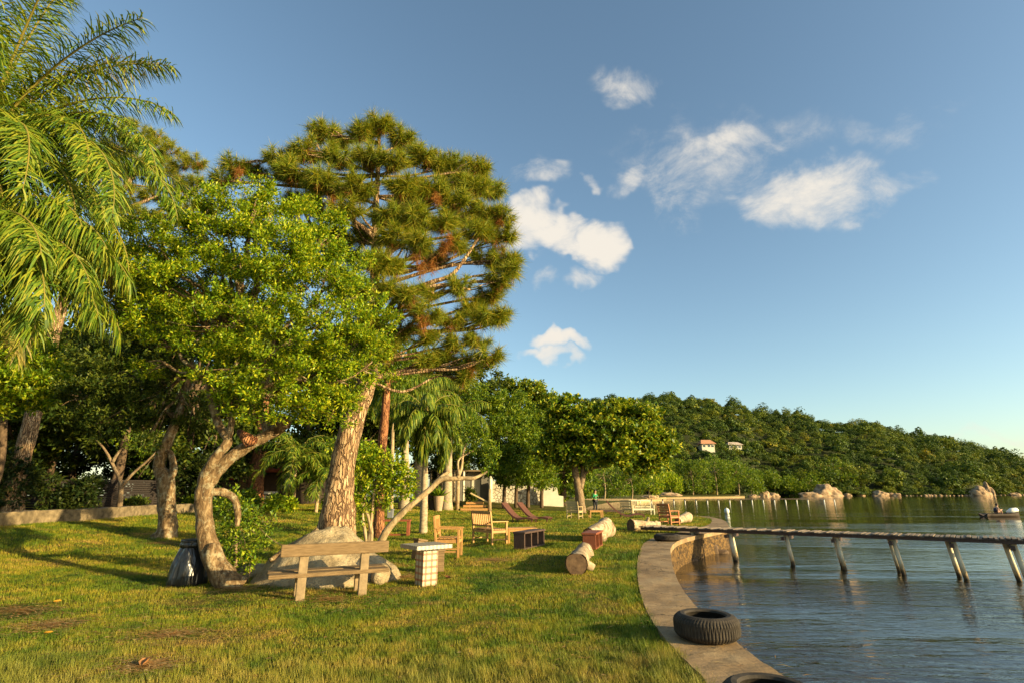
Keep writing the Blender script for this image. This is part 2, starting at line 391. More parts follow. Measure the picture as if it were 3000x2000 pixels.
Gs = np.vstack([[6.5, -6], [3.4, 1.5], Gs]); Ws = np.vstack([[8.2, -6], [4.7, 1.5], Ws])
def spline(P, k=8):
    out = []
    n = len(P)
    for i in range(n-1):
        p0 = P[max(i-1, 0)]; p1 = P[i]; p2 = P[i+1]; p3 = P[min(i+2, n-1)]
        for j in range(k):
            t = j/k
            out.append(.5*((2*p1)+(-p0+p2)*t+(2*p0-5*p1+4*p2-p3)*t*t+(-p0+3*p1-3*p2+p3)*t**3))
    out.append(P[-1]); return np.array(out)
def spl(P, k=6): return spline(np.array(P, float), k)
Gc = spline(Gs); Wc = spline(Ws)
# land edge beyond the lawn: a cove behind the lawn, then the far bank
edge_y = np.concatenate([Gc[:, 1], [52, 62, 80, 100]]); edge_x = np.concatenate([Gc[:, 0], [7.0, 9.0, 14, 22]])
o_ = np.argsort(edge_y); edge_y = edge_y[o_]; edge_x = edge_x[o_]
def edge(y): return np.interp(y, edge_y, edge_x)

# lawn sheet
ys = np.concatenate([np.arange(-6, 14, .35), np.arange(14, 50, .5), np.arange(50, 101, 2.0)])
sx = np.linspace(0, 1, 150)**.75
rows = []
for y in ys:
    ex = float(edge(y)); x = -130+(ex+130)*sx; z = ground(x, np.full_like(x, y))
    z = z+.012*np.sin(x*2.1+y*1.3)+.01*np.sin(x*.9-y*2.3)-.012
    z[-1] = -.02
    rows.append(np.stack([x, np.full_like(x, y), z], 1))
V = np.concatenate(rows); nx = len(sx); ny = len(ys)
i, j = np.meshgrid(np.arange(nx-1), np.arange(ny-1))
q = np.stack([j*nx+i, j*nx+i+1, (j+1)*nx+i+1, (j+1)*nx+i], -1).reshape(-1, 4)
tag(np_obj('lawn', V, 4, M['soil'], None, True, q), kind='structure')
# bed / far land sheet under everything
mb = MB(); mb.add([(-2500, -300, -2.6), (2500, -300, -2.6), (2500, 4000, -2.6), (-2500, 4000, -2.6)], [(0, 1, 2, 3)])
tag(mb.build('lake_bed', M['seawall']), kind='structure')
mb = MB(); mb.add([(-2400, -250, WATER), (2400, -250, WATER), (2400, 3500, WATER), (-2400, 3500, WATER)], [(0, 1, 2, 3)])
tag(mb.build('water', M['water']), kind='structure')
# walkway slab
n = len(Gc); V = []; Fs = []
for k in range(n):
    g_ = Gc[k]; w_ = Wc[k]
    zz = .035
    for t in (0, .33, .66, 1): p = g_*(1-t)+w_*t; V.append((p[0], p[1], zz+.004*math.sin(k*1.3+t*9)))
    V.append((w_[0], w_[1], -.10)); V.append((g_[0], g_[1], -.10))
for k in range(n-1):
    a = k*6; b = (k+1)*6
    for t in range(5): Fs.append((a+t, a+t+1, b+t+1, b+t))
    Fs.append((a+5, a, b, b+5))
mb = MB(); mb.add(V, Fs); tag(mb.build('waterside_path', M['walk']), kind='structure')
V = []; Fs = []
for k in range(n):
    w_ = Wc[k]; g_ = Gc[k]; i_ = w_+(g_-w_)*.25/max(.25, np.linalg.norm(g_-w_)); r = .02*math.sin(k*2.1)
    V += [(w_[0]-.03, w_[1], -.1), (w_[0]+r+.05, w_[1]-.02, -1.4), (i_[0]-.3, i_[1], -1.4), (i_[0]-.3, i_[1], -.101)]
for k in range(n-1):
    a = k*4; b = a+4
    for t in range(3): Fs.append((a+t, a+t+1, b+t+1, b+t))
mb = MB(); mb.add(V, Fs)
tag(mb.build('seawall', M['seawall']), 'ochre rubble retaining wall dropping from the curved concrete path into the water', 'retaining wall')

# ------------------------------------------------------------------ grass blades
def snoise(P, s, k=0):
    x, y, z = P[:, 0]*s, P[:, 1]*s, (P[:, 2]*s if P.shape[1] > 2 else 0)
    return (np.sin(x*1.7+y*2.3+z*1.1+k)+np.sin(-x*2.9+y*1.3+z*2.1+1.7*k)+np.sin(x*.7-y*3.1+z*2.7+2.3*k)+np.sin(x*3.9+y*.6-z*3.3+.9*k))/4
BARE = [(*gp(u_, v_)[:2], r_) for u_, v_, r_ in ((60, 1790, .9), (150, 1830, .6), (960, 1755, 1.1), (690, 1725, .8), (1440, 1640, .6), (500, 1860, .5), (1190, 1690, .8), (430, 1950, .4), (480, 1590, .8))]
def make_grass():
    out = []
    for (y0, y1, dens, h, w) in ((4.3, 7.5, 5200, .030, .0055), (7.5, 12, 2800, .033, .0075), (12, 20, 1000, .045, .013), (20, 34, 330, .05, .024), (34, 46, 160, .055, .036)):
        hw = 1.08*y1+1.5
        area = (y1-y0)*(hw+6)
        N = int(area*dens)
        y = rng.uniform(y0, y1, N); x = rng.uniform(-hw, 6+y1*.25, N)
        k = (x > -1.08*y-1.5) & (x < edge(y)+.02+.05*snoise(np.stack([x, y], 1), 4.0, 2))
        x = x[k]; y = y[k]; N = len(x)
        P = np.stack([x, y], 1)
        hh = h*(.55+.9*rng.random(N))*(1+.45*snoise(P, 1.6, 1)+.2*snoise(P, 6, 2))
        e = edge(y)-x
        hh *= np.where(e < .35, 1.7, 1)
        hh = np.where(y < 6.2, hh*(1+np.clip((6.2-y)*.9, 0, 1)*(.55+1.3*np.clip(snoise(P, 5.5, 3)+.15, -.4, 1))), hh)
        bare = snoise(P, .8, 5) > .62
        for (bx_, by_, br_) in BARE:
            dd = np.hypot((x-bx_)/br_, (y-by_)/br_*1.3)+.35*snoise(P, 2.3, 9)
            hh = np.where(dd < 1, hh*np.clip(dd, .35, 1), hh)
        hh = np.where(bare & (e > .5), hh*.45, hh)
        az = rng.uniform(0, 6.283, N); lean = rng.uniform(.2, 1.3, N)
        wx = np.cos(az+1.57)*w/2; wy = np.sin(az+1.57)*w/2
        z = ground(x, y)-.012
        b0 = np.stack([x-wx, y-wy, z], 1); b1 = np.stack([x+wx, y+wy, z], 1)
        tp = np.stack([x+np.cos(az)*hh*lean, y+np.sin(az)*hh*lean, z+.012+hh], 1)
        out.append(np.stack([b0, b1, tp], 1).reshape(-1, 3))
    V = np.concatenate(out)
    print('grass tris', len(V)//3)
    return tag(np_obj('grass', V, 3, M['grass']), kind='stuff')
make_grass()
# pine needles and leaf crumbs lying in the worn patches and thinly everywhere
def litter():
    n = 8000; k = rng.integers(0, len(BARE), n); B_ = np.array(BARE)[k]; a = rng.uniform(0, 6.283, n); r = np.abs(rng.normal(size=n))*.6*B_[:, 2]
    x = B_[:, 0]+np.cos(a)*r*1.5; y = B_[:, 1]+np.sin(a)*r
    m = 5200; x = np.concatenate([x, rng.uniform(-12, 3, m)]); y = np.concatenate([y, rng.uniform(4.5, 16, m)])
    kp = x < edge(y)+.9*(rng.random(len(x)) < .5); x = x[kp]; y = y[kp]; N = len(x)
    th = rng.normal(size=N)*.5+.3; L = rng.uniform(.05, .17, N); w = rng.uniform(.002, .006, N); c = rng.random(N) < .12; L = np.where(c, rng.uniform(.03, .06, N), L); w = np.where(c, L*.35, w)
    z = ground(x, y)+rng.uniform(.006, .03, N)+.035*(x > edge(y)); dx = np.cos(th); dy = np.sin(th); t = rng.uniform(-.1, .1, N)
    V = np.stack([np.stack([x-dx*L/2, y-dy*L/2, z], 1), np.stack([x+dy*w, y-dx*w, z+.004], 1), np.stack([x+dx*L/2, y+dy*L/2, z+t*L], 1), np.stack([x-dy*w, y+dx*w, z+.004], 1)], 1)
    tag(np_obj('leaf_litter', V, 4, M['litter']), kind='stuff')
M['litter'] = leaf_mat('litter', [(.36, .17, .05), (.48, .27, .09), (.55, .38, .16), (.30, .18, .07)], .1, .7, .2)
litter()

# ------------------------------------------------------------------ foliage
def unit(a): return a/(np.linalg.norm(a, axis=-1, keepdims=True)+1e-9)
def rdir(n): return unit(rng.normal(size=(n, 3)))
def leaf_quads(c, d, per, L, W, spread=.9, twig=.12):
    n = len(c)
    c = np.repeat(c, per, 0); d = np.repeat(d, per, 0); N = len(c)
    ld = unit(d*rng.uniform(.2, 1, (N, 1))+rdir(N)*spread)
    o = c+d*rng.uniform(-twig, twig, (N, 1))+rdir(N)*twig*.35
    s = L*rng.uniform(.6, 1.25, (N, 1)); ww = W*rng.uniform(.7, 1.2, (N, 1))
    nrm = unit(np.array([0, 0, 1.])+rdir(N)*.9)
    w = unit(np.cross(ld, nrm)); up = np.cross(w, ld)
    v0 = o; v1 = o+ld*s*.42+w*ww*.5+up*ww*.12; v2 = o+ld*s-up*s*.08; v3 = o+ld*s*.42-w*ww*.5+up*ww*.12
    return np.stack([v0, v1, v2, v3], 1).reshape(-1, 3)
def crown_pts(lobes, n, gap=.15, shell=.5, seed=1, gs=1.6):
    lobes = np.array(lobes, float); w = lobes[:, 3]**2; w /= w.sum()
    k = rng.choice(len(lobes), n, p=w); d = rdir(n)
    r = lobes[k, 3]*(shell+(1.08-shell)*rng.random(n)**.6)
    sq = lobes[k, 4] if lobes.shape[1] > 4 else np.full(n, .85)
    off = d*r[:, None]; off[:, 2] *= sq
    c = lobes[k, :3]+off
    keep = (snoise(c, gs*2.2, seed)+.6*snoise(c, gs*5, seed+3)) > -1.0+gap*4.5*.35
    # drop most tufts buried deep in another lobe
    deep = np.zeros(n, bool)
    for L in lobes:
        q = (c-L[:3]); q[:, 2] /= (L[4] if len(L) > 4 else .85)
        deep |= (np.linalg.norm(q, axis=1) < L[3]*.45)
    keep &= ~(deep & (rng.random(n) < .8))
    c = c[keep]; d = unit(d[keep]+np.array([0, 0, .35]))
    return c, d
def sprays(lobes, n, m, cr, gap, shell, seed, gs):
    # foliage gathered in separate rounded sprays, with gaps between them
    c, d = crown_pts(lobes, n, gap, shell, seed, gs); k = len(c)
    cs = cr*rng.uniform(.6, 1.3, (k, 1, 1)); o = rdir(k*m).reshape(k, m, 3); o[..., 2] = np.where(o[..., 2] < -.25, -o[..., 2], o[..., 2])
    o = unit(o+d[:, None, :]*.5); rr = rng.random((k, m, 1))**.4
    p = c[:, None, :]+o*cs*rr*np.array([1, 1, .75])
    return p.reshape(-1, 3), unit(o.reshape(-1, 3)+np.array([0, 0, .3]))
def lob(px, Y0, squash=.85):
    """lobes given as (u, v, r_px, dY) in the photograph, turned into real centres and radii at real depths"""
    o = []
    for a in px:
        u, v, r = a[:3]; dy = a[3] if len(a) > 3 else 0
        p = at(u, v, Y0+dy); o.append((*p, r*pxm(Y0+dy, u, v), squash))
    return o
def limbs(mb, start, lobes, r0, n=8, seed=3, sub=3):
    rg = np.random.default_rng(seed); start = np.array(start, float)
    for L in lobes:
        c = np.array(L[:3]); d = c-start; ln = np.linalg.norm(d)
        m1 = start+d*.35+rg.normal(size=3)*ln*.06+np.array([0, 0, ln*.05]); m2 = start+d*.7+rg.normal(size=3)*ln*.06+np.array([0, 0, ln*.05])
        P = spl([start, m1, m2, c], 4); r = np.linspace(r0, r0*.22, len(P)); mb.tube(P, r, n, .08, seed)
        for s in range(sub):
            a = P[rg.integers(len(P)//2, len(P))]; e = c+rg.normal(size=3)*L[3]*.55
            mb.tube(spl([a, (a+e)/2+rg.normal(size=3)*.08*L[3], e], 3), np.linspace(r0*.3, r0*.07, 7), 5, .05, s)
def tree(name, label, cat, base, trunks, lobes, leaf, bark, ntuft, per, L, W, group=None, limb_r=.05, limb_from=None, gap=.15, spread=.9, twig=.12, shell=.5, n=10, rough=.1, gs=1.6, nolimb=False, seed=5, cr=None, m=14):
    t = thing(name, label, cat, base, 0, group)
    mb = MB()
    for k, (P, r) in enumerate(trunks):
        P = spl(P, 5); rr = np.interp(np.linspace(0, 1, len(P)), np.linspace(0, 1, len(r)), r)
        mb.tube(P, rr, n, rough, k+seed)
    if not nolimb:
        st = limb_from if limb_from is not None else trunks[0][0][-1]
        for q, s_ in enumerate(st if isinstance(st, list) else [st]):
            sel = [Lb for Lb in lobes if not isinstance(st, list) or np.argmin([np.linalg.norm(np.array(Lb[:3])-np.array(z)) for z in st]) == q]
            limbs(mb, s_, sel, limb_r, 7, seed+q)
    mb.build('trunk', bark, t, True)
    c, d = crown_pts(lobes, ntuft, gap, shell, seed, gs) if cr is None else sprays(lobes, int(ntuft/m*1.3), m, cr, gap, shell, seed, gs)
    np_obj('crown', leaf_quads(c, d, per, L, W, spread, twig), 4, leaf, t)
    return t

# --- front twisted broadleaf tree
B = gp(640, 1718); Y = B[1]
tr = [([at(700, 1725, Y+.1), at(655, 1690, Y), at(612, 1600, Y), at(598, 1500, Y), at(596, 1440, Y), at(625, 1390, Y+.05), at(680, 1335, Y+.1), at(750, 1290, Y+.2), at(810, 1260, Y+.3), at(828, 1235, Y+.35)],
       [.22, .19, .155, .135, .145, .13, .11, .10, .10, .06]),
      ([at(600, 1440, Y+.02), at(598, 1400, Y-.05), at(630, 1340, Y-.15), at(668, 1290, Y-.1), at(640, 1240, Y), at(620, 1180, Y), at(610, 1100, Y)], [.10, .095, .085, .08, .07, .06, .05]),
      ([at(668, 1290, Y-.1), at(685, 1200, Y), at(690, 1100, Y+.2), at(700, 980, Y+.2)], [.06, .05, .045, .04]),
      ([at(600, 1440, Y+.2), at(650, 1440, Y+.4), at(685, 1460, Y+.5), at(697, 1500, Y+.55), at(694, 1540, Y+.55)], [.07, .075, .065, .06, .04]),
      ([at(790, 1270, Y+.3), at(775, 1230, Y+.4), at(760, 1180, Y+.4), at(800, 1050, Y+.6)], [.09, .085, .07, .05]),
      ([at(650, 1690, Y-.05), at(618, 1640, Y-.12), at(622, 1590, Y-.15)], [.13, .10, .05])]
lp = [(640, 640, 75), (720, 610, 60), (800, 640, 85), (880, 640, 60, .4), (960, 700, 70, .3), (560, 700, 90), (470, 720, 75), (380, 700, 70, .3), (320, 740, 65, .4), (1010, 800, 70, .2), (700, 740, 110, -.4), (840, 770, 110, -.5),
      (560, 830, 100, -.4), (440, 830, 80, 0), (950, 900, 110, -.3), (720, 900, 120, -.8), (600, 960, 100, -.6), (480, 950, 75, -.2), (460, 1010, 55, .1), (850, 1000, 115, -.5), (1000, 1010, 90, -.2), (1070, 950, 70, 0), (1090, 1060, 65, 0),
      (720, 1070, 90, -.7), (640, 1080, 70, -.6), (900, 1110, 90, -.3), (1010, 1120, 75, 0), (800, 1170, 80, -.3), (900, 1200, 60, -.2), (700, 1180, 60, -.3), (980, 1200, 55, .1), (1110, 1090, 50, .2), (1050, 870, 60, .1), (960, 790, 60, 0), (870, 700, 60, 0), (760, 640, 60, .2), (540, 640, 60, .2), (330, 800, 50, .4),
      (650, 700, 90, .8), (850, 850, 120, .9), (500, 880, 90, .9), (750, 1000, 110, .8), (300, 690, 45, .5), (400, 930, 45, .2), (430, 1060, 40, .2), (640, 1190, 35, -.2), (760, 570, 40), (620, 590, 35), (1100, 1010, 45, .2)]
t1 = tree('twisted_tree', 'large bright green leafy tree with a twisted lichen-covered trunk beside the black rubbish bag', 'tree', B, tr, lob(lp, Y), M['leaf_bright'], M['bark_twist'],
     8600, 13, .074, .031, cr=.24, m=16, limb_r=.045, limb_from=[tr[1][0][-1], tr[2][0][-1], tr[4][0][-1], at(740, 1150, Y)], gap=.22, spread=.75, twig=.11, n=14, rough=.13, gs=1.5)
# knot and cut scar
mb = MB(); mb.tube([at(700, 1262, Y+.15), at(735, 1292, Y-.02)], [.05, .13], 10, .2); mb.build('branch_scar', M['bark_red'], t1, True)
mb = MB(); mb.tube([at(800, 1265, Y+.3), at(835, 1235, Y+.2), at(845, 1225, Y+.1)], [.1, .13, .09], 9, .35); mb.build('burl', M['bark_twist'], t1, True)

# shrub growing behind its trunk
Bs = gp(690, 1690)
tree('shrub', 'leafy green shrub behind the twisted trunk, hanging over the grass', 'shrub', Bs, [([Bs, at(690, 1600, Bs[1]), at(700, 1500, Bs[1]+.2)], [.05, .04, .02])],
     lob([(690, 1530, 45), (740, 1520, 40, .2), (780, 1540, 35, .3), (720, 1590, 50), (670, 1610, 35, -.1), (690, 1660, 35), (760, 1580, 35, .2), (690, 1470, 35, -.25), (660, 1570, 30), (850, 1610, 12, 0), (675, 1450, 30, -.1), (700, 1500, 32, -.2), (640, 1490, 22, -.1)], Bs[1]), M['leaf_mid'], M['bark_thin'], 430, 8, .085, .036, gap=.3, spread=.8, limb_r=.012)
Bs = gp(725, 1705)
tree('shrub', 'low bright sprig with a few leaves at the foot of the twisted trunk', 'shrub', Bs, [([Bs, at(732, 1670, Bs[1]), at(738, 1630, Bs[1])], [.012, .01, .006])],
     lob([(728, 1625, 14), (745, 1640, 12), (728, 1665, 10)], Bs[1]), M['leaf_bright'], M['bark_thin'], 26, 7, .08, .035, gap=0, limb_r=.006)

# --- second broadleaf tree, slender lichened trunk
B = gp(487, 1572); Y = B[1]
tr = [([at(480, 1580, Y), at(490, 1545, Y), at(488, 1470, Y), at(486, 1405, Y), at(465, 1370, Y), at(480, 1320, Y), at(500, 1270, Y), at(520, 1220, Y), at(545, 1150, Y), at(560, 1080, Y)], [.42, .26, .23, .24, .17, .16, .15, .13, .11, .08]),
      ([at(486, 1405, Y), at(508, 1380, Y), at(500, 1330, Y), at(480, 1320, Y)], [.15, .11, .09, .1]),
      ([at(515, 1225, Y), at(485, 1190, Y), at(478, 1140, Y), at(470, 1080, Y)], [.09, .085, .08, .06])]
t2 = tree('leaning_tree', 'broadleaf tree with a slim mottled trunk that splits and rejoins, left of the twisted tree', 'tree', B, tr,
     lob([(330, 830, 110), (430, 880, 110), (520, 950, 100), (380, 960, 100), (600, 900, 110, 1), (300, 1000, 80), (480, 1060, 90), (590, 1100, 80), (370, 1120, 80), (450, 1190, 60), (300, 1130, 70), (560, 1200, 55), (350, 1220, 50), (240, 1180, 60), (260, 1250, 45), (420, 1260, 35), (650, 1180, 55, 1), (420, 1310, 30, -.4), (550, 1260, 30)], Y),
     M['leaf_dark'], M['bark_twist'], 5600, 10, .12, .05, cr=.4, m=16, limb_r=.07, gap=.25, n=12, rough=.12, gs=1.0)

# --- pines
def needles(c, d, per, L, W, spread=1.0):
    n = len(c); c = np.repeat(c, per, 0); d = np.repeat(d, per, 0); N = len(c)
    al = rng.uniform(-.2, .14, (N, 1)); o = c+d*al
    nd = unit(d*rng.uniform(.1, 1.0, (N, 1))+rdir(N)*spread)
    s = L*rng.uniform(.55, 1.15, (N, 1))*np.repeat(rng.uniform(.8, 1.15, (n, 1)), per, 0); w = unit(np.cross(nd, rdir(N)))*W/2
    mid = o+nd*s*.5
    tip = o+nd*s+np.array([0, 0, -1.])*s*.10
    return np.stack([o-w, o+w, tip], 1).reshape(-1, 3)
def pine(name, label, base, trunks, spine, clumps, Y0, bark, ntuft, dead, L=.33, per=150, seed=1, tr_n=16):
    """clumps (u, v, r_px, dY): groups of needle tufts; every clump hangs on its own limb from the stem"""
    t = thing(name, label, 'pine tree', base)
    mb = MB()
    for k, (P, r) in enumerate(trunks):
        P = spl(P, 5); rr = np.interp(np.linspace(0, 1, len(P)), np.linspace(0, 1, len(r)), r); mb.tube(P, rr, tr_n, .09, k+seed)
    rg = np.random.default_rng(seed); lobes = lob(clumps, Y0, .8); C = []; D = []
    spine = spl(spine, 8)
    for Lb in lobes:
        c = np.array(Lb[:3]); r = Lb[3]
        dist = np.linalg.norm(spine-c+np.array([0, 0, .7*r+.3]), axis=1); s = spine[np.argmin(dist)]
        d = c-s; ln = np.linalg.norm(d)
        P = spl([s, s+d*.4+np.array([0, 0, -.05*ln])+rg.normal(size=3)*.05*ln, s+d*.8+rg.normal(size=3)*.05*ln, c], 4)
        mb.tube(P, np.linspace(.022+.010*ln, .012, len(P)), 6, .08, 2)
        k = max(3, int(ntuft*r*r/sum(q[3]**2 for q in lobes)))
        dd = unit(rg.normal(size=(k, 3))); dd[:, 2] = np.abs(dd[:, 2])*.9-.25; dd = unit(dd)
        pos = c+dd*r*(.55+.5*rg.random((k, 1)))*np.array([1, 1, .85])
        C.append(pos); D.append(unit(dd+np.array([0, 0, .55])))
        for p in pos[::2]:
            a = P[rg.integers(len(P)//2, len(P))]
            mb.tube([a, (a+p)/2+rg.normal(size=3)*.05, p], [.022, .015, .009], 5)
    mb.build('trunk', bark, t, True)
    C = np.concatenate(C); D = np.concatenate(D)
    np_obj('needles', needles(C, D, per, L, .013), 3, M['needle'], t)
    # a few dead, hanging rust-coloured bunches
    if len(dead):
        dl = lob(dead, Y0, 1.3); cc = []
        for Lb in dl: cc.append(np.array(Lb[:3])+rdir(9)*Lb[3]*np.array([.7, .7, 1]))
        cc = np.concatenate(cc); k = rng.choice(len(C), len(C)//4, replace=False)
        cc = np.concatenate([cc, C[k]-D[k]*.18]); dn = unit(np.array([0, 0, -1.])+rdir(len(cc))*.5)
        np_obj('dead_needles', needles(cc, dn, 34, L*.72, .0085, .7), 3, M['needle_dead'], t)
    return t
Y = 12.6; B = np.array([*at(985, 1540, Y)[:2], 0])
stem = [B+np.array([0, 0, -.1]), at(985, 1545, Y), at(995, 1450, Y), at(1010, 1330, Y), at(1040, 1210, Y), at(1078, 1110, Y), at(1090, 980, Y+.1), at(1098, 800, Y+.2), at(1100, 640, Y+.2), at(1108, 480, Y+.2), at(1112, 380, Y+.2)]
clm = [(1115, 375, 38), (1060, 400, 35), (1180, 420, 40, .4), (950, 400, 38, .6), (1000, 410, 35, 1), (900, 450, 42), (1000, 470, 45, -.6), (1080, 470, 40, -.4), (1150, 480, 40, -.4), (1240, 470, 45, .4), (1290, 500, 40, .8), (820, 480, 42, .3),
       (690, 490, 32, .2), (650, 530, 28, .3), (750, 510, 30, .6), (860, 520, 50, -.4), (940, 540, 48, -.8), (1040, 560, 45, -.8), (1180, 560, 48, -.6), (1260, 570, 50, -.2), (1340, 540, 40, .5), (1400, 500, 36, .6), (1390, 560, 40, .4), (1330, 600, 45, 0), (930, 610, 40, -.3), (1010, 620, 40, -.8),
       (1140, 640, 45, -.9), (1220, 650, 45, -.9), (1290, 660, 40, -.5), (1420, 620, 36, .2), (1460, 640, 38, .2), (1400, 680, 42, 0), (1470, 700, 36, .3), (1150, 700, 40, -1), (1230, 720, 40, -1), (1330, 720, 36, -.3), (1480, 770, 38, .3), (1420, 760, 34, .6), (1500, 800, 30, 0), (1460, 830, 38, 0),
       (1110, 780, 45, -1.2), (1160, 790, 30, -1), (1350, 850, 36, -.3), (1270, 860, 30, -.6), (1430, 870, 36, .4), (1380, 910, 38, .4), (1190, 880, 40, -.8), (1250, 930, 36, -.6), (1120, 860, 36, -1), (1320, 940, 38, 0), (1420, 940, 36, .2), (1470, 930, 32, .3), (1400, 1000, 34, .3), (1340, 1010, 34, .2), (1250, 1000, 34, 0),
       (1430, 1050, 32, 0), (1370, 1070, 34, .2), (1300, 1060, 30, .4), (1180, 980, 34, 0), (1200, 600, 42, 1), (1050, 700, 40, 1.2), (1330, 430+60, 36, 1.2), (980, 560, 42, 1.3), (1270, 760, 40, 1.2), (1370, 650, 40, 1.4), (1440, 560, 32, .8), (1010, 740, 42, .5), (960, 690, 40, .6), (1040, 860, 42, .4), (1000, 820, 40, .8), (1080, 940, 38, -.4), (1130, 1030, 36, -.2), (1240, 1070, 36, .2), (1060, 1010, 34, .8), (880, 600, 40, .9), (1350, 1110, 28, .2)]
pine('pine_tree', 'tall spreading pine with thick plated bark rising behind the boulder and bench', B,
     [(stem, [.50, .44, .33, .28, .265, .23, .14, .12, .09, .06, .03]), ([at(1040, 1210, Y), at(1048, 1120, Y+.1), at(1052, 1060, Y+.2), at(1010, 900, Y+.3), at(960, 760, Y+.3), at(880, 600, Y+.2)], [.17, .15, .12, .09, .07, .03]),
      ([at(1090, 1000, Y), at(1160, 880, Y-.2), at(1260, 830, Y-.3), at(1330, 800, Y-.2), at(1400, 700, Y)], [.1, .08, .065, .05, .03]),
      ([at(1090, 930, Y), at(1150, 860, Y-.4), at(1240, 845, Y-.6), at(1310, 835, Y-.6), at(1380, 850, Y-.4)], [.08, .06, .05, .045, .02]),
      ([at(1098, 800, Y), at(1140, 740, Y-.2), at(1190, 710, Y-.3)], [.11, .09, .04]), ([at(1098, 700, Y+.1), at(1040, 650, Y-.1), at(960, 600, Y-.1)], [.08, .06, .03])],
     stem[5:], clm, Y, M['bark_pine'], 1500, [(970, 590, 10, -.9), (1310, 700, 16, -.8), (1300, 730, 14, -.7), (1215, 750, 12, -.9), (1235, 785, 15, -.8), (1265, 780, 10, -.7), (1465, 650, 14, .1), (1470, 740, 12, .1), (1210, 880, 14, -.9), (1240, 950, 14, -.8), (1170, 915, 10, -.6), (1380, 1080, 12), (1120, 370, 9), (700, 510, 9), (1280, 580, 9, -.6)], seed=4)
B = gp(35, 1500); Y = B[1]
stem = [at(25, 1530, Y), at(35, 1500, Y), at(50, 1400, Y), at(75, 1300, Y), at(105, 1180, Y), at(140, 1040, Y), at(180, 900, Y), at(240, 760, Y), at(320, 620, Y), at(400, 500, Y), at(430, 430, Y)]
pine('pine_tree', 'leaning pine at the left edge, its needled crown showing behind the palm fronds', B,
     [(stem, [.48, .42, .36, .34, .32, .3, .25, .2, .16, .1, .04]), ([at(320, 620, Y), at(400, 600, Y-.3), at(470, 570, Y-.3)], [.12, .09, .04]), ([at(300, 650, Y), at(420, 640, Y-.2), at(520, 590, Y-.2)], [.12, .09, .03])],
     stem[6:], [(400, 400, 45), (350, 430, 40), (300, 450, 45), (440, 440, 45), (500, 450, 36), (550, 490, 32), (480, 500, 45), (420, 500, 45), (340, 510, 45), (280, 520, 40), (380, 570, 40), (450, 580, 40), (530, 560, 40), (570, 540, 32), (330, 600, 40), (260, 600, 40), (420, 640, 40), (500, 640, 40), (560, 620, 38), (350, 660, 36), (230, 500, 40), (560, 660, 30), (240, 440, 36), (470, 400, 24), (580, 480, 24)], Y,
     M['bark_pine'], 600, [(330, 470, 12), (350, 510, 10), (500, 500, 10), (280, 450, 10), (540, 560, 10)], seed=9, L=.42)

# --- palms
def frond(o, az, el, Lf, droop, nl=60, ll=.55, lw=.03, hang=.8, sd=0, seg=3):
    rg = np.random.default_rng(sd); m = 24
    P = [np.array(o, float)]; e = el
    h = np.array([math.cos(az), math.sin(az), 0])
    for k in range(m):
        s = k/m; e2 = el-droop*(s**1.4)
        P.append(P[-1]+(h*math.cos(e2)+np.array([0, 0, math.sin(e2)]))*Lf/m)
    P = np.array(P); side = np.array([-math.sin(az), math.cos(az), 0])
    V = []
    for k in range(nl):
        s = .08+.92*(k+rg.uniform(-.3, .3))/nl; x = s*m; i = min(int(x), m-1); p = P[i]+(P[i+1]-P[i])*(x-i)
        tg = P[i+1]-P[i]; tg /= np.linalg.norm(tg)
        ln = ll*(math.sin(math.pi*min(1, .18+s*.75))**.6)*rg.uniform(.85, 1.1)
        for sg in (-1, 1):
            up = np.cross(side, tg)
            d = side*sg*rg.uniform(.45, 1.0)+tg*rg.uniform(.25, 1.0)+np.array([0, 0, rg.uniform(-.6, .75)]); d /= np.linalg.norm(d)
            w = np.cross(d, up+rg.normal(size=3)*.6); w /= np.linalg.norm(w); w *= lw/2
            q = p; prev = (q-w*.6, q+w*.6)
            for j in range(seg):
                d = d+np.array([0, 0, -hang/seg*rg.uniform(.7, 1.3)]); d /= np.linalg.norm(d)
                q = q+d*ln/seg; f = (1, .9, .15)[j] if seg == 3 else (1, .2)[j]
                cur = (q-w*f, q+w*f); V += [prev[0], prev[1], cur[1], cur[0]]; prev = cur
    return P, np.array(V)
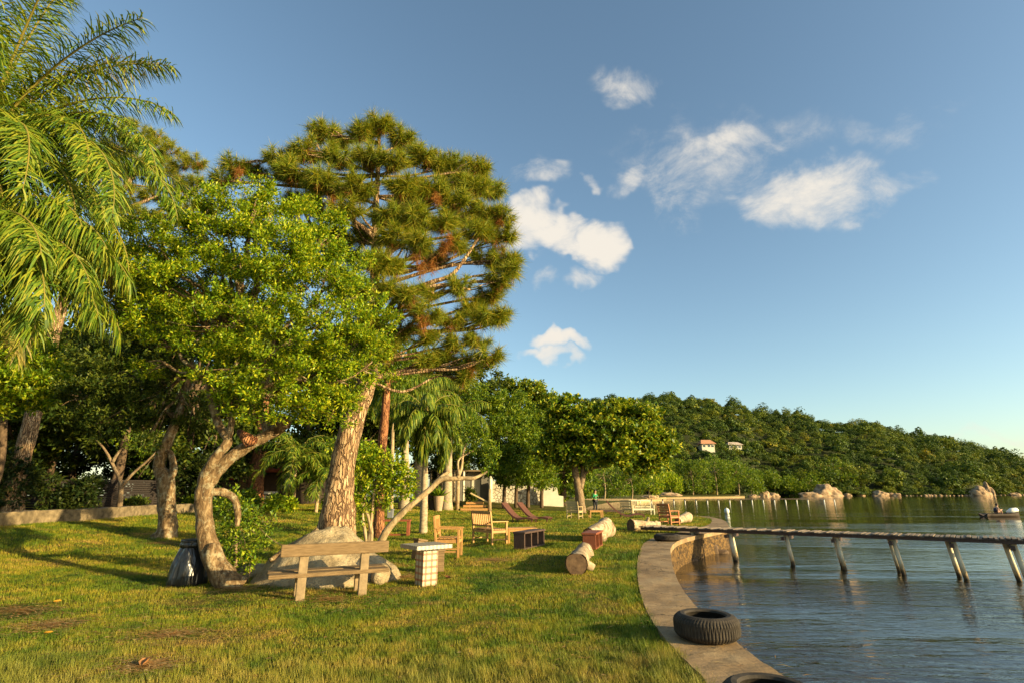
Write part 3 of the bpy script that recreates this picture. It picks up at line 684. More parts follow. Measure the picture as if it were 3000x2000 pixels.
def palm(name, label, base, top, r0, r1, fronds, Lf, group=None, ll=.5, lw=.03, nl=55, hang=.8, bark='bark_palm', bulge=1.0, one=True, seg=3, old=0, seed=0, shaft=False):
    t = thing(name, label, 'palm tree', base, 0, group)
    base = np.array(base, float); top = np.array(top, float)
    P = spl([base-np.array([0, 0, .1]), base*.75+top*.25, base*.5+top*.5, base*.25+top*.75, top], 4)
    rr = np.interp(np.linspace(0, 1, len(P)), [0, .12, .5, 1], [r0*bulge, r0*(1+(bulge-1)*.4), (r0+r1)/2, r1])
    mb = MB(); mb.tube(P, rr*(1+.04*np.sin(np.arange(len(P))*2.4)), 12, .03, 3); mb.build('trunk', M[bark], t, True)
    if shaft:
        mb = MB(); mb.tube([top-np.array([0, 0, .15]), top+np.array([0, 0, .4]), top+np.array([0, 0, .9])], [r1*1.25, r1*1.1, r1*.4], 10, .02); mb.build('crownshaft', M['palm_old'], t, True)
        top = top+np.array([0, 0, .7])
    parts = []; sm = MB()
    for k, f in enumerate(fronds):
        az, el, dr = f[:3]; sc_l = f[3] if len(f) > 3 else 1
        P, V = frond(top+np.array([math.cos(az), math.sin(az), 0])*r1*.6, az, el, Lf*sc_l, dr, nl, ll, lw, hang, seed*50+k, seg)
        if one: parts.append(V); sm.tube(P, np.linspace(.022, .005, len(P))*(Lf/2.5), 5)
        else:
            fo = np_obj('frond', V, 4, M['palm'] if k % 13 != 12 else M['palm_old'], t); s2 = MB(); s2.tube(P, np.linspace(.035, .006, len(P)), 6)
            s2.build('frond_stem', M['palm_old'], fo, True, world=False)
            for ch in fo.children: ch.data.transform(Matrix.Translation(-Vector(t.location)))
    if one:
        np_obj('crown', np.concatenate(parts), 4, M['palm'], t); sm.build('frond_stems', M['palm_old'], t, True)
    return t
top = at(-70, 440, 8.2); B = np.array([top[0]-.5, top[1]+.3, 0]); B[2] = ground(B[0], B[1])
fr = [(R(-2), R(44), R(85), .98), (R(-12), R(62), R(60), 1.0), (R(8), R(70), R(80), 1.0), (R(5), R(20), R(100), 1.1), (R(-15), R(-5), R(85), 1.05), (R(-30), R(5), R(90), 1.05), (R(15), R(-10), R(80), 1.0), (R(-6), R(-28), R(50), 1.15), (R(-22), R(-38), R(45), 1.1), (R(12), R(-40), R(40), 1.0),
      (R(-45), R(35), R(90)), (R(35), R(35), R(90)), (R(25), R(80), R(70)), (R(-35), R(75), R(70), 1.1), (R(-60), R(10), R(80)), (R(-60), R(-20), R(60)), (R(50), R(5), R(80)), (R(-20), R(88), R(45), 1.05), (R(90), R(50), R(90)), (R(150), R(45), R(90)), (R(200), R(40), R(90)), (R(250), R(50), R(90)), (R(-80), R(70), R(70)),
      (R(-3), R(38), R(95), .8), (R(0), R(0), R(75), .8), (R(-10), R(-48), R(35), 1.15), (R(3), R(-55), R(30), 1.1), (R(-26), R(-60), R(25), 1.1), (R(-8), R(30), R(105), 1.1), (R(-18), R(22), R(110), 1.0), (R(-40), R(-45), R(40), 1.1), (R(-14), R(12), R(100), 1.15), (R(-50), R(60), R(80)), (R(-70), R(-50), R(30))]
palm('queen_palm', 'tall palm with long drooping feathery fronds at the left edge of the picture', B, top, .2, .16, fr, 4.1, ll=.72, lw=.024, nl=150, hang=1.3, one=False)
top = at(-190, 690, 7.4); B = np.array([top[0]-.3, top[1]+.3, 0]); B[2] = ground(B[0], B[1])
fr = [(R(-5), R(12), R(78), 1.05), (R(-18), R(18), R(85), 1.0), (R(6), R(2), R(70), 1.0), (R(-30), R(0), R(70)), (R(0), R(32), R(95)), (R(-10), R(-12), R(60), 1.0), (R(14), R(25), R(90)), (R(-25), R(-25), R(50)), (R(30), R(5), R(80)), (R(-3), R(45), R(110), .9),
      (R(-50), R(30), R(80)), (R(-70), R(0), R(70)), (R(60), R(30), R(80)), (R(100), R(40), R(80)), (R(160), R(30), R(80)), (R(220), R(40), R(80)), (R(-14), R(5), R(85), 1.1)]
palm('queen_palm', 'lower palm at the left edge, its fronds hanging before the shaded trees', B, top, .17, .13, fr, 3.1, ll=.95, lw=.024, nl=140, hang=2.0, one=False, seed=7)
def rf(n, seed, e0=-10, e1=75, dr=85):
    rg = np.random.default_rng(seed)
    return [(k*2.399+rg.uniform(-.2, .2), R(e0+(e1-e0)*((k+.5)/n))+rg.uniform(-.1, .1), R(dr)*rg.uniform(.8, 1.15), rg.uniform(.85, 1.1)) for k in range(n)]
# group of weeping palms in the middle distance
def mid_palm(u, vb, vt, wpx, label, Lf, seed, bulge=1.0, bark='bark_palm', n=16, ll=.9, name='queen_palm', du=0, hang=3.2):
    b = gp(u, vb); tp = at(u+du, vt, b[1]); r = wpx*pxm(b[1], u, vb)/2
    return palm(name, label, b, tp, r, r*.7, rf(n+8, seed, -50, 60, 100), Lf, 'palms standing together on the lawn', ll, .05, 60, hang, bark, bulge, seed=seed, seg=3, shaft=True)
mid_palm(1240, 1560, 1255, 22, 'slim grey palm trunk standing nearest, right behind the garden bench end, with weeping fronds', 2.3, 1, bulge=1.15, n=18, ll=.75, du=8)
mid_palm(1308, 1492, 1240, 27, 'smooth palm with a swollen pale base, right of the palm group', 3.2, 2, bulge=1.5, ll=1.1, du=10)
mid_palm(1185, 1492, 1150, 24, 'palm with a broad flared base and orange upper stem, left in the palm group', 4.0, 3, bulge=1.7, ll=1.3, n=20, du=4)
mid_palm(1226, 1482, 1190, 30, 'thick pale palm with stubs of cut fronds below its crown, centre of the palm group', 3.8, 4, bulge=1.2, ll=1.3, n=20)
mid_palm(1145, 1515, 1150, 13, 'thinnest pale palm of the group, with a grey lamp box at its foot', 3.0, 5, bulge=1.1, ll=1.0, n=14, bark='bark_pale', du=8)
b = gp(1145, 1515)
mb = MB(); mb.box((b[0]+.05, b[1]-.35, b[2]+.2), (.28, .28, .4)); mb.box((b[0]+.05, b[1]-.35, b[2]+.43), (.34, .34, .06))
tag(mb.build('lamp_box', M['lamp_grey'], None, bevel=.01), 'small grey metal box standing at the foot of the thinnest palm', 'lamp box')
# slender brown trunk (old palm/pine stem) left of the group
b = gp(1111, 1575); Y = b[1]
tree('slender_tree', 'slender tree with a grey lower trunk and red-brown upper stem left of the palm group', 'tree', b,
     [([b, at(1112, 1480, Y), at(1116, 1400, Y), at(1121, 1300, Y), at(1130, 1180, Y), at(1136, 1100, Y)], [.2, .17, .165, .17, .15, .1])],
     lob([(1100, 1050, 60), (1160, 1030, 60), (1130, 1000, 50), (1180, 1080, 50, .5), (1080, 1110, 40), (1150, 1120, 40)], Y), M['leaf_mid'], M['bark_red'], 900, 9, .12, .05, gap=.2, limb_r=.05)
# small feathery palms by the hut
for (u, vb, vt, uc, Lf, lab, sd) in ((858, 1497, 1330, 868, 2.6, 'taller pale-green feathery palm in front of the hut', 31), (925, 1500, 1385, 940, 1.9, 'short dark feathery palm on a thin pale stem, next to the pine trunk', 32), (1010, 1498, 1340, 1010, 2.0, 'feathery palm half hidden behind the main pine trunk', 33)):
    b = gp(u, vb); tp = at(uc, vt, b[1]); r = 5*pxm(b[1], u, vb)
    palm('feather_palm', lab, b, tp, r, r*.9, rf(18, sd, -25, 75, 110), Lf*1.05, 'small feathery palms by the hut', .62, .05, 40, 1.0, 'bark_pale', 1.1, seed=sd, seg=2)

# --- sapling with several stems right of the pine, and the long leaning trunk
Y = 13.6; b = np.array([*at(1082, 1600, Y)[:2], 0])
tree('sapling', 'many-stemmed sapling with bright loose leaves growing behind the boulder, right of the pine', 'sapling', b,
     [([b, at(1088, 1560, Y), at(1075, 1500, Y), at(1050, 1450, Y), at(1060, 1380, Y)], [.06, .05, .04, .03, .02]), ([b, at(1082, 1580, Y), at(1090, 1500, Y), at(1100, 1420, Y), at(1130, 1370, Y)], [.05, .045, .035, .025, .015]), ([b, at(1070, 1560, Y), at(1063, 1510, Y), at(1070, 1450, Y)], [.05, .045, .03, .015]),
      ([at(1075, 1500, Y), at(1040, 1470, Y), at(1020, 1400, Y), at(990, 1370, Y)], [.03, .03, .02, .01])],
     lob([(1020, 1340, 38), (1070, 1330, 36), (1110, 1350, 36), (1050, 1390, 38), (1110, 1400, 36), (1160, 1390, 32), (1190, 1400, 28), (1070, 1440, 34), (1150, 1430, 28), (1060, 1490, 30), (1195, 1430, 26), (1160, 1360, 26), (990, 1310, 24), (1010, 1380, 22), (1120, 1470, 22)], Y),
     M['leaf_bright'], M['bark_pale'], 900, 9, .10, .05, gap=.3, spread=.8, limb_r=.012)
Yb = 16.6; b = np.array([*at(1112, 1592, Yb)[:2], 0])
t = thing('leaning_tree', 'long pale leaning trunk that bends to horizontal across the palm group', 'tree', b)
mb = MB(); r = .66*np.array([.20, .17, .15, .14, .13, .14, .11, .1, .09, .07, .04])
P = spl([b, at(1135, 1550, Yb), at(1180, 1500, Yb), at(1225, 1460, Yb+.1), at(1262, 1430, Yb+.2), at(1290, 1404, Yb+.3), at(1325, 1401, Yb+.3), at(1360, 1400, Yb+.4), at(1385, 1400, Yb+.4), at(1405, 1392, Yb+.5), at(1428, 1380, Yb+.5)], 5)
mb.tube(P, np.interp(np.linspace(0, 1, len(P)), np.linspace(0, 1, len(r)), r), 12, .1, 2)
mb.tube(spl([at(1280, 1410, Yb+.3), at(1300, 1390, Yb+.4), at(1318, 1380, Yb+.5)], 4), np.linspace(.08, .03, 9), 8, .1)
mb.tube(spl([at(1340, 1400, Yb+.3), at(1352, 1370, Yb+.5), at(1358, 1320, Yb+.6), at(1375, 1280, Yb+.7)], 4), np.linspace(.06, .02, 13), 7, .1)
mb.tube(spl([at(1345, 1390, Yb+.3), at(1342, 1350, Yb+.5), at(1365, 1330, Yb+.6), at(1410, 1310, Yb+.7)], 4), np.linspace(.045, .015, 13), 7, .1)
mb.build('trunk', M['bark_pale'], t, True)
mb = MB(); c, d = crown_pts(lob([(1360, 1270, 30), (1400, 1290, 34), (1440, 1330, 32), (1430, 1370, 22), (1395, 1240, 30)], Yb+.6), 260, .2); np_obj('crown', leaf_quads(c, d, 9, .11, .05), 4, M['leaf_mid'], t)

# --- clipped row on four thin trunks; almond trees
for k, (u, r, dv) in enumerate(((1477, 1, 0), (1512, 1, 0), (1547, 1, 6), (1587, 1, 12))):
    b = gp(u, 1486); Y = b[1]
    L = lob([(u-20+5*k, 1330+dv, 55, -1), (u+10, 1260+dv, 55, 0), (u+15, 1390+dv, 42, -1.2), (u-10, 1200+dv*4, 50, .6), (u+30-10*k, 1300+dv, 48, -.6), (u-15, 1395+dv, 32, -1)]
            + ([(1390, 1300, 60, .5), (1420, 1230, 60), (1350, 1240, 50, 1), (1440, 1360, 45), (1400, 1170, 45, 1), (1340, 1180, 45, 1)] if k == 0 else []) + ([(1600, 1280, 50), (1615, 1350, 46), (1595, 1400, 40)] if k == 3 else []), Y)
    tree('row_tree', ['leftmost and widest of four dark-trunked trees in a row before the stone wall', 'second of the four dark-trunked row trees, behind the left lounger', 'third of the four dark-trunked row trees, right of the loungers', 'last and rightmost of the four dark-trunked row trees, by the white end of the wall'][k],
         'tree', b, [([b, at(u, 1450, Y), at(u+2, 1400, Y), at(u, 1340, Y)], [.2, .17, .16, .13])], L, M['leaf_mid'], M['bark_dark'], 2400 if k == 0 else 1300, 9, .26, .12, cr=.75, m=14, group='row of dark trunked trees', gap=.2, limb_r=.08, twig=.3, gs=.5)
b = gp(1702, 1503); Y = b[1]
tree('almond_tree', 'spreading tropical tree with layered branches and a bare forked trunk near the standing man', 'tree', b,
     [([b, at(1700, 1470, Y), at(1693, 1420, Y), at(1684, 1370, Y), at(1690, 1330, Y), at(1705, 1280, Y)], [.42, .36, .3, .24, .2, .12]), ([at(1702, 1430, Y), at(1708, 1380, Y), at(1706, 1340, Y), at(1715, 1290, Y)], [.2, .2, .18, .1]), ([at(1708, 1390, Y), at(1735, 1370, Y-.3), at(1775, 1366, Y-.4)], [.14, .12, .08])],
     lob([(1620, 1200, 36), (1670, 1200, 34), (1650, 1250, 45), (1720, 1230, 42), (1780, 1215, 40), (1840, 1210, 40, .5), (1880, 1225, 34), (1700, 1290, 50, -1), (1640, 1310, 42), (1770, 1280, 50, -1), (1840, 1270, 46, -1), (1900, 1280, 42), (1930, 1320, 38), (1800, 1330, 48, -1), (1870, 1330, 44, -.6), (1730, 1340, 42, -.6), (1650, 1350, 30), (1920, 1360, 32), (1850, 1370, 34), (1600, 1340, 26), (1680, 1240, 40, 1.5), (1790, 1260, 50, 1.5)], Y, .55),
     M['leaf_almond'], M['bark_thin'], 4000, 9, .34, .2, cr=.8, m=14, gap=.3, limb_r=.12, twig=.25, gs=.55)
b = gp(1560, 1476); Y = b[1]+8
b = np.array([*at(1560, 1450, Y)[:2], 0])
tree('almond_tree', 'taller domed tree with yellow-green layered top behind the row of trees', 'tree', b,
     [([b, at(1555, 1380, Y), at(1550, 1280, Y), at(1540, 1220, Y)], [.5, .4, .3, .2])],
     lob([(1460, 1140, 34), (1510, 1135, 36), (1560, 1150, 36), (1600, 1180, 34), (1620, 1200, 30), (1480, 1180, 42), (1540, 1190, 46), (1600, 1230, 42), (1440, 1200, 42), (1650, 1230, 30), (1500, 1240, 50), (1570, 1270, 50), (1400, 1180, 34)], Y, .5),
     M['leaf_almond'], M['bark_thin'], 2300, 9, .42, .24, cr=1.1, m=14, gap=.2, limb_r=.15, twig=.3, gs=.45)

# --- background trees closing the view behind the lawn
def bg_tree(u, vb, Y, hpx, wpx, label, leaf, n=1000, Ls=.3, seed=1, name='broadleaf_tree', group='trees behind the lawn', bark='bark_dark', low=.25):
    p = at(u, 1440, Y); b = np.array([p[0], p[1], float(ground(p[0], p[1])) if Y < 100 else WATER+.4]); rg = np.random.default_rng(seed)
    s = pxm(Y, u, 1400); H = hpx*s; Wd = wpx*s
    L = []
    for k in range(11):
        a = rg.uniform(0, 6.28); h = rg.uniform(low, .92); rad = math.sqrt(max(.05, 1-((h-.55)/.5)**2))*Wd*.34
        L.append((b[0]+math.cos(a)*rad, b[1]+math.sin(a)*rad, b[2]+H*h, Wd*rg.uniform(.17, .26), .85))
    L.append((b[0], b[1], b[2]+H*.88, Wd*.22, .85))
    top = b+np.array([0, 0, H*.55])
    return tree(name, label, 'tree', b, [([b, b+np.array([rg.uniform(-.3, .3), 0, H*.25]), top], [H*.022+.05, H*.017+.04, H*.01+.03])], L, M[leaf], M[bark], n, 9, Ls, Ls*.45, group, gap=.1, limb_r=.05+H*.004, twig=Ls, gs=.5, seed=seed, cr=Ls*2.6, m=14)
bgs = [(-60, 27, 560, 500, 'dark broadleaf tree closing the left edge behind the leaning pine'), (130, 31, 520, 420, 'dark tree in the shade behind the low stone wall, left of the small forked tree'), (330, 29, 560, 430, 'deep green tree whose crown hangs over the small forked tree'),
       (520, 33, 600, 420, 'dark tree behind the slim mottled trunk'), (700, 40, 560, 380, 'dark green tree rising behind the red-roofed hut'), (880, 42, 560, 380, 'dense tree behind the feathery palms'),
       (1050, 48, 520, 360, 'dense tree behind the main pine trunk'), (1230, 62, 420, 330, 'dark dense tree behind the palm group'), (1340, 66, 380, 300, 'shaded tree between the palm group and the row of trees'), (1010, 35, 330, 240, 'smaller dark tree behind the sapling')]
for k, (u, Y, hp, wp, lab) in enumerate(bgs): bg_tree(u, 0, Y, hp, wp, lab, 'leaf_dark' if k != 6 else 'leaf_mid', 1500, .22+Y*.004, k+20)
bg_tree(-50, 0, 17.5, 560, 360, 'mid green leafy tree hanging low beside the leaning pine trunk at left', 'leaf_bright', 2600, .15, 41, low=.60)  # brighter leaf set puts sunlight into the colour of this shadowed crown
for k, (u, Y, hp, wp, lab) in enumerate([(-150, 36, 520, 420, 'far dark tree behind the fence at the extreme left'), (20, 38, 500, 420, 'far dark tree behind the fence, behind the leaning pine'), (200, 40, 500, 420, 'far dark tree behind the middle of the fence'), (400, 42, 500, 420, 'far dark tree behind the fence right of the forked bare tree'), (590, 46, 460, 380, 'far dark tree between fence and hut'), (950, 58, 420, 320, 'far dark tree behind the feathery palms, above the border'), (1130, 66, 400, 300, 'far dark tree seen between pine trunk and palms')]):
    bg_tree(u, 0, Y, hp, wp, lab, 'leaf_shaded', 1700, .42, k+60, low=.04)
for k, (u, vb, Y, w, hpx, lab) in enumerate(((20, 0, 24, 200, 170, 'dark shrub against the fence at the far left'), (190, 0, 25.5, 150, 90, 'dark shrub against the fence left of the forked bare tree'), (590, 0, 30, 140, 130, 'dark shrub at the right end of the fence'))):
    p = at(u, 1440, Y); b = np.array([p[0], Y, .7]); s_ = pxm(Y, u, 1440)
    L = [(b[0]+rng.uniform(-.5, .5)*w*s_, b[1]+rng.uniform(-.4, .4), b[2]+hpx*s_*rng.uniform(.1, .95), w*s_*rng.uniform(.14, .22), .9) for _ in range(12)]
    tree('fence_shrub', lab, 'shrub', b, [([b, b+np.array([.1, 0, hpx*s_*.6])], [.05, .03])], L, M['leaf_shaded'], M['bark_dark'], 700, 8, .2, .09, 'shrubs along the fence', gap=.2, limb_r=.025, twig=.15)
b = np.array([*at(1650, 1440, 62)[:2], 0]); Y = 62
tree('broadleaf_tree', 'dark tree filling the gap between the row of trees and the spreading tree', 'tree', b, [([b, at(1650, 1380, Y), at(1655, 1280, Y)], [.4, .3, .2])],
     lob([(1620, 1260, 50), (1680, 1250, 50), (1650, 1330, 60), (1610, 1370, 50), (1700, 1340, 50), (1640, 1420, 42), (1690, 1420, 40), (1600, 1430, 36)], Y), M['leaf_mid'], M['bark_dark'], 1600, 9, .34, .16, 'trees behind the lawn', gap=.1, limb_r=.1, twig=.3, gs=.5, cr=.9, m=14)
# small bare-stemmed saplings behind the low wall
for (u, vb, pts, lab, sd) in (
    (350, 1492, [[(350, 1492), (355, 1420), (340, 1380), (310, 1320), (280, 1285)], [(355, 1425), (390, 1385), (430, 1350), (470, 1310)], [(330, 1352), (350, 1320), (370, 1305)]], 'small bare tree forking into a wide Y behind the low wall', 1),
    (553, 1484, [[(553, 1484), (558, 1450), (560, 1425), (530, 1395), (505, 1370)], [(556, 1448), (545, 1435), (527, 1420)]], 'short pale forked stem behind the low wall, right of the slim mottled trunk', 2),
    (395, 1460, [[(395, 1460), (405, 1390), (412, 1320), (415, 1250)]], 'straight thin upright stem in the shade behind the low wall', 3),
    (420, 1475, [[(418, 1475), (435, 1420), (455, 1370), (470, 1330)]], 'thin stem leaning right in the shade behind the low wall', 4)):
    b = gp(u, vb); Y = b[1]; t = thing('bare_sapling', lab, 'sapling', b, 0, 'bare saplings behind the low wall'); mb = MB()
    for q, pp in enumerate(pts): P = spl([at(a, c, Y) for a, c in pp], 4); mb.tube(P, np.linspace(.13 if q == 0 else .09, .035, len(P)), 8, .08)
    mb.build('trunk', M['bark_thin'], t, True)
    if sd == 1:
        c, d = crown_pts(lob([(400, 1290, 28), (440, 1280, 24), (420, 1320, 18), (350, 1280, 25)], Y), 90, .2); np_obj('crown', leaf_quads(c, d, 8, .16, .06), 4, M['leaf_mid'], t)
b = gp(750, 1462); b = np.array([*at(750, 1455, 36)[:2], .6]); Y = 36
tree('red_bark_tree', 'straight orange-barked trunk standing in front of the hut', 'tree', b, [([b, at(750, 1400, Y), at(762, 1310, Y), at(772, 1200, Y), at(780, 1080, Y)], [.62, .5, .42, .36, .2])],
     lob([(720, 1050, 60), (800, 1040, 70), (770, 980, 60), (840, 1090, 50)], Y), M['leaf_dark'], M['bark_red'], 900, 9, .3, .13, gap=.1, limb_r=.1, twig=.3, gs=.5)
# shrubs of the border
for k, (u, vb, w, hpx, lab, mt) in enumerate(((640, 1510, 60, 60, 'low shrub at the border behind the twisted tree', 'leaf_mid'), (740, 1500, 50, 70, 'leafy green bush below the hut veranda, under the orange trunk', 'leaf_mid'), (800, 1505, 55, 45, 'bright bush in the flower border, left of the feathery palms', 'leaf_bright'), (845, 1500, 30, 40, 'narrow bright bush by the stem of the taller feathery palm', 'leaf_bright'),
        (700, 1520, 45, 30, 'small yellow-green bush at the lawn edge before the hut', 'leaf_bright'), (970, 1500, 50, 45, 'small bush in the border left of the pine trunk', 'leaf_mid'), (1640, 1478, 46, 60, 'olive bush at the white end of the stone wall', 'leaf_mid'), (1375, 1490, 24, 70, 'dark climbing bush on the wooden steps rail', 'leaf_dark'),
        (560, 1490, 40, 30, 'low plant on the wall top right of the slim mottled trunk', 'leaf_mid'), (380, 1490, 60, 24, 'low weeds along the top of the low wall', 'leaf_dark'))):
    b = gp(u, vb); Y = b[1]; s = pxm(Y, u, vb)
    L = [(b[0]+rng.uniform(-.4, .4)*w*s, b[1]+rng.uniform(-.3, .3)*w*s, b[2]+hpx*s*rng.uniform(.25, .8), w*s*rng.uniform(.22, .36), .9) for _ in range(7)]
    tree('border_shrub', lab, 'shrub', b, [([b, b+np.array([0, 0, hpx*s*.5])], [.04, .02])], L, M[mt], M['bark_thin'], 170, 8, .2, .09, 'shrubs along the border', gap=.1, limb_r=.02, twig=.12)

# --- rocks
def rock(name, label, c, rad, mat, seed=0, group=None, cat='boulder', sub=4, rot=0, kind=None, amp=.22, flat=None):
    import bmesh
    bm = bmesh.new(); bmesh.ops.create_icosphere(bm, subdivisions=sub, radius=1)
    V = np.array([v.co for v in bm.verts]); ff = [[v.index for v in f.verts] for f in bm.faces]; bm.free()
    nn = snoise(V, 1.3, seed)*amp+snoise(V, 3.1, seed+2)*amp*.4+snoise(V, 8, seed+5)*amp*.14+snoise(V, 19, seed+7)*amp*.06
    V = V*(1+nn)[:, None]
    if flat is not None: V = flat(V)
    V = V*np.array(rad); cr, sr = math.cos(rot), math.sin(rot); V = V@np.array([[cr, sr, 0], [-sr, cr, 0], [0, 0, 1]])
    mb = MB(); mb.add(V+np.array(c), ff); o = mb.build(name, mat, None, True)
    return tag(o, label, cat, group, kind)
bb = gp(965, 1725)
def shp(V):
    V = V.copy(); z = V[:, 2]; f = np.clip(1.12-.62*np.maximum(z, 0), .2, 2); V[:, 0] *= f; V[:, 1] *= f; V[:, 2] = np.where(z > 0, z, z*.3); return V
rock('boulder', 'big pale weathered boulder behind the bench at the foot of the pine', (at(965, 1600, 10.4)[0], 10.45, -.02), (1.15, 1.0, .97), M['rock'], 3, flat=shp, amp=.16, sub=5)
rock('boulder', 'small rounded pale stone at the right end of the bench', (at(1122, 1600, 9.9)[0], 9.9, .12), (.17, .2, .2), M['rock'], 5, sub=3)
rock('boulder', 'low flat stone beside the foot of the twisted tree', (at(770, 1600, 10.8)[0], 10.8, .05), (.45, .4, .16), M['rock'], 8, sub=3)
mb = MB(); P = spl([at(790, 1640, 10.0), at(840, 1612, 10.2), at(890, 1585, 10.3), at(935, 1552, 10.4)], 5); mb.tube(P, np.linspace(.04, .075, len(P)), 8, .15)
tag(mb.build('fallen_branch', M['bark_twist'], None, True), 'grey dead branch leaning on the left flank of the big boulder', 'branch')

# ------------------------------------------------------------------ furniture
# old bench
pA = gp(878, 1757); pB = gp(1062, 1742)
ax = pB[:2]-pA[:2]; ang = math.atan2(ax[1], ax[0]); ln = np.linalg.norm(ax); c0 = (pA+pB)/2
t = thing('park_bench', 'old weathered bench of two thick planks on posts in front of the boulder', 'bench', (c0[0], c0[1], 0), ang+R(1))
# local: x along the bench, +y away from the viewer, who looks at its back
mb = MB(); mb.beam((-.80, 0, .70), (.82, 0, .70), .075, .175); mb.build('backrest', M['plank_old'], t, bevel=.012, world=False)
mb = MB(); mb.beam((-.93, .12, .34), (.86, .12, .34), .25, .06); mb.beam((-.93, .42, .345), (.86, .42, .345), .25, .06); mb.build('seat', M['plank_old'], t, bevel=.01, world=False)
for x in (-ln/2, ln/2):
    mb = MB(); mb.beam((x, .05, -.08), (x, .04, .615), .13, .085, (0, 1, 0)); mb.build('leg', M['conc'], t, bevel=.01, world=False)
    mb = MB(); mb.beam((x, .46, -.05), (x, .46, .31), .10, .08, (0, 1, 0)); mb.build('leg', M['conc'], t, bevel=.01, world=False)

# rubbish bag bin
b = gp(547, 1712); t = thing('bin_bag', 'shiny black rubbish bag over a round bin beside the twisted trunk', 'rubbish bin', b)
mb = MB(); prof = [(.0, 0), (.30, 0), (.305, .05), (.29, .2), (.265, .35), (.23, .48), (.195, .58), (.18, .62)]
n = 48; V = []
for k in range(n):
    th = 2*math.pi*k/n
    for i, (r, z) in enumerate(prof):
        rr = r*(1+.05*math.sin(5*th+z*4)+.035*math.sin(11*th-z*9)+.02*math.sin(23*th)); V.append((rr*math.cos(th), rr*math.sin(th), z))
m_ = len(prof); mb.add(V, [(k*m_+i, ((k+1) % n)*m_+i, ((k+1) % n)*m_+i+1, k*m_+i+1) for k in range(n) for i in range(m_-1)])
mb.build('bag', M['bag'], t, True, world=False)
mb = MB(); mb.lathe([(.17, .60), (.205, .62), (.21, .67), (.19, .70), (.205, .72), (.20, .745), (.15, .745), (.0, .73)], 32); mb.build('rim', M['bag'], t, True, world=False)

# tiled table with two seats
def check_mat():
    m = NT('check_tiles'); 
    v = m.coord('Object'); s = m.n('ShaderNodeSeparateXYZ'); m.link(v, s.inputs[0])
    def st(ax, per, w, off=0.0):
        x = m.math('ADD', m.math('MULTIPLY', s.outputs[ax], 1/per), 50+off); fr = m.math('FRACT', x); return m.math('LESS_THAN', fr, w)
    bx = m.math('MAXIMUM', st(0, .11, .36), st(1, .11, .36)); bz = st(2, .105, .36, .3)
    c = m.mix(bx, (.50, .42, .28), (.24, .15, .07)); c = m.mix(bz, c, (.42, .14, .06)); c = m.mix(m.math('MULTIPLY', bx, bz), c, (.16, .05, .03))
    nz = m.noise(v, 20, 3); c = m.mix(m.math('MULTIPLY', nz, .3), c, (.4, .3, .18)); m.col(c); m.rough(.35, .5); return m.m
def top_mat():
    m = NT('check_table_top'); v = m.coord('Object'); s = m.n('ShaderNodeSeparateXYZ'); m.link(v, s.inputs[0])
    def st(ax, per, w): return m.math('LESS_THAN', m.math('FRACT', m.math('ADD', m.math('MULTIPLY', s.outputs[ax], 1/per), 50)), w)
    a = st(0, .075, .45); b2 = st(1, .075, .45)
    c = m.mix(m.math('MULTIPLY', m.math('ADD', a, b2), .5), (.46, .41, .32), (.10, .07, .05)); m.col(c); m.rough(.35, .5); return m.m
M['check'] = check_mat(); M['checktop'] = top_mat()
b = gp(1247, 1712); t = thing('tiled_table', 'small chequer-topped table on a brown and white tiled pedestal beside the bench', 'table', b, R(38))
mb = MB(); mb.box((0, 0, .28), (.29, .29, .60)); mb.build('pedestal', M['check'], t, bevel=.004, world=False)
mb = MB(); mb.box((0, 0, .585), (.30, .30, .03)); mb.box((-.02, 0, .635), (.70, .62, .065)); mb.build('tabletop', M['checktop'], t, bevel=.004, world=False)
for (u, v, rz, sz, tl, lab) in ((1275, 1668, .3, (.30, .28, .44), 0, 'grey wooden block seat behind the right side of the tiled table'), (1225, 1640, .9, (.26, .16, .46), R(20), 'tilted old wooden block seat behind the tiled table')):
    b = gp(u, v+(8 if tl == 0 else 0)); t = thing('block_seat', lab, 'seat', b, rz)
    mb = MB(); mb.box((0, 0, sz[2]/2), (sz[0], sz[1], sz[2]-.06), ('Y', tl*.5)); mb.build('block', M['plank_old'], t, bevel=.01, world=False)
    mb = MB(); mb.box((sz[2]*math.sin(tl*.5)*.5, 0, sz[2]/2+(sz[2]/2-.01)), (sz[0]+.04, sz[1]+.05, .045), ('Y', tl*.5)); mb.build('top_board', M['plank_old'], t, bevel=.005, world=False)

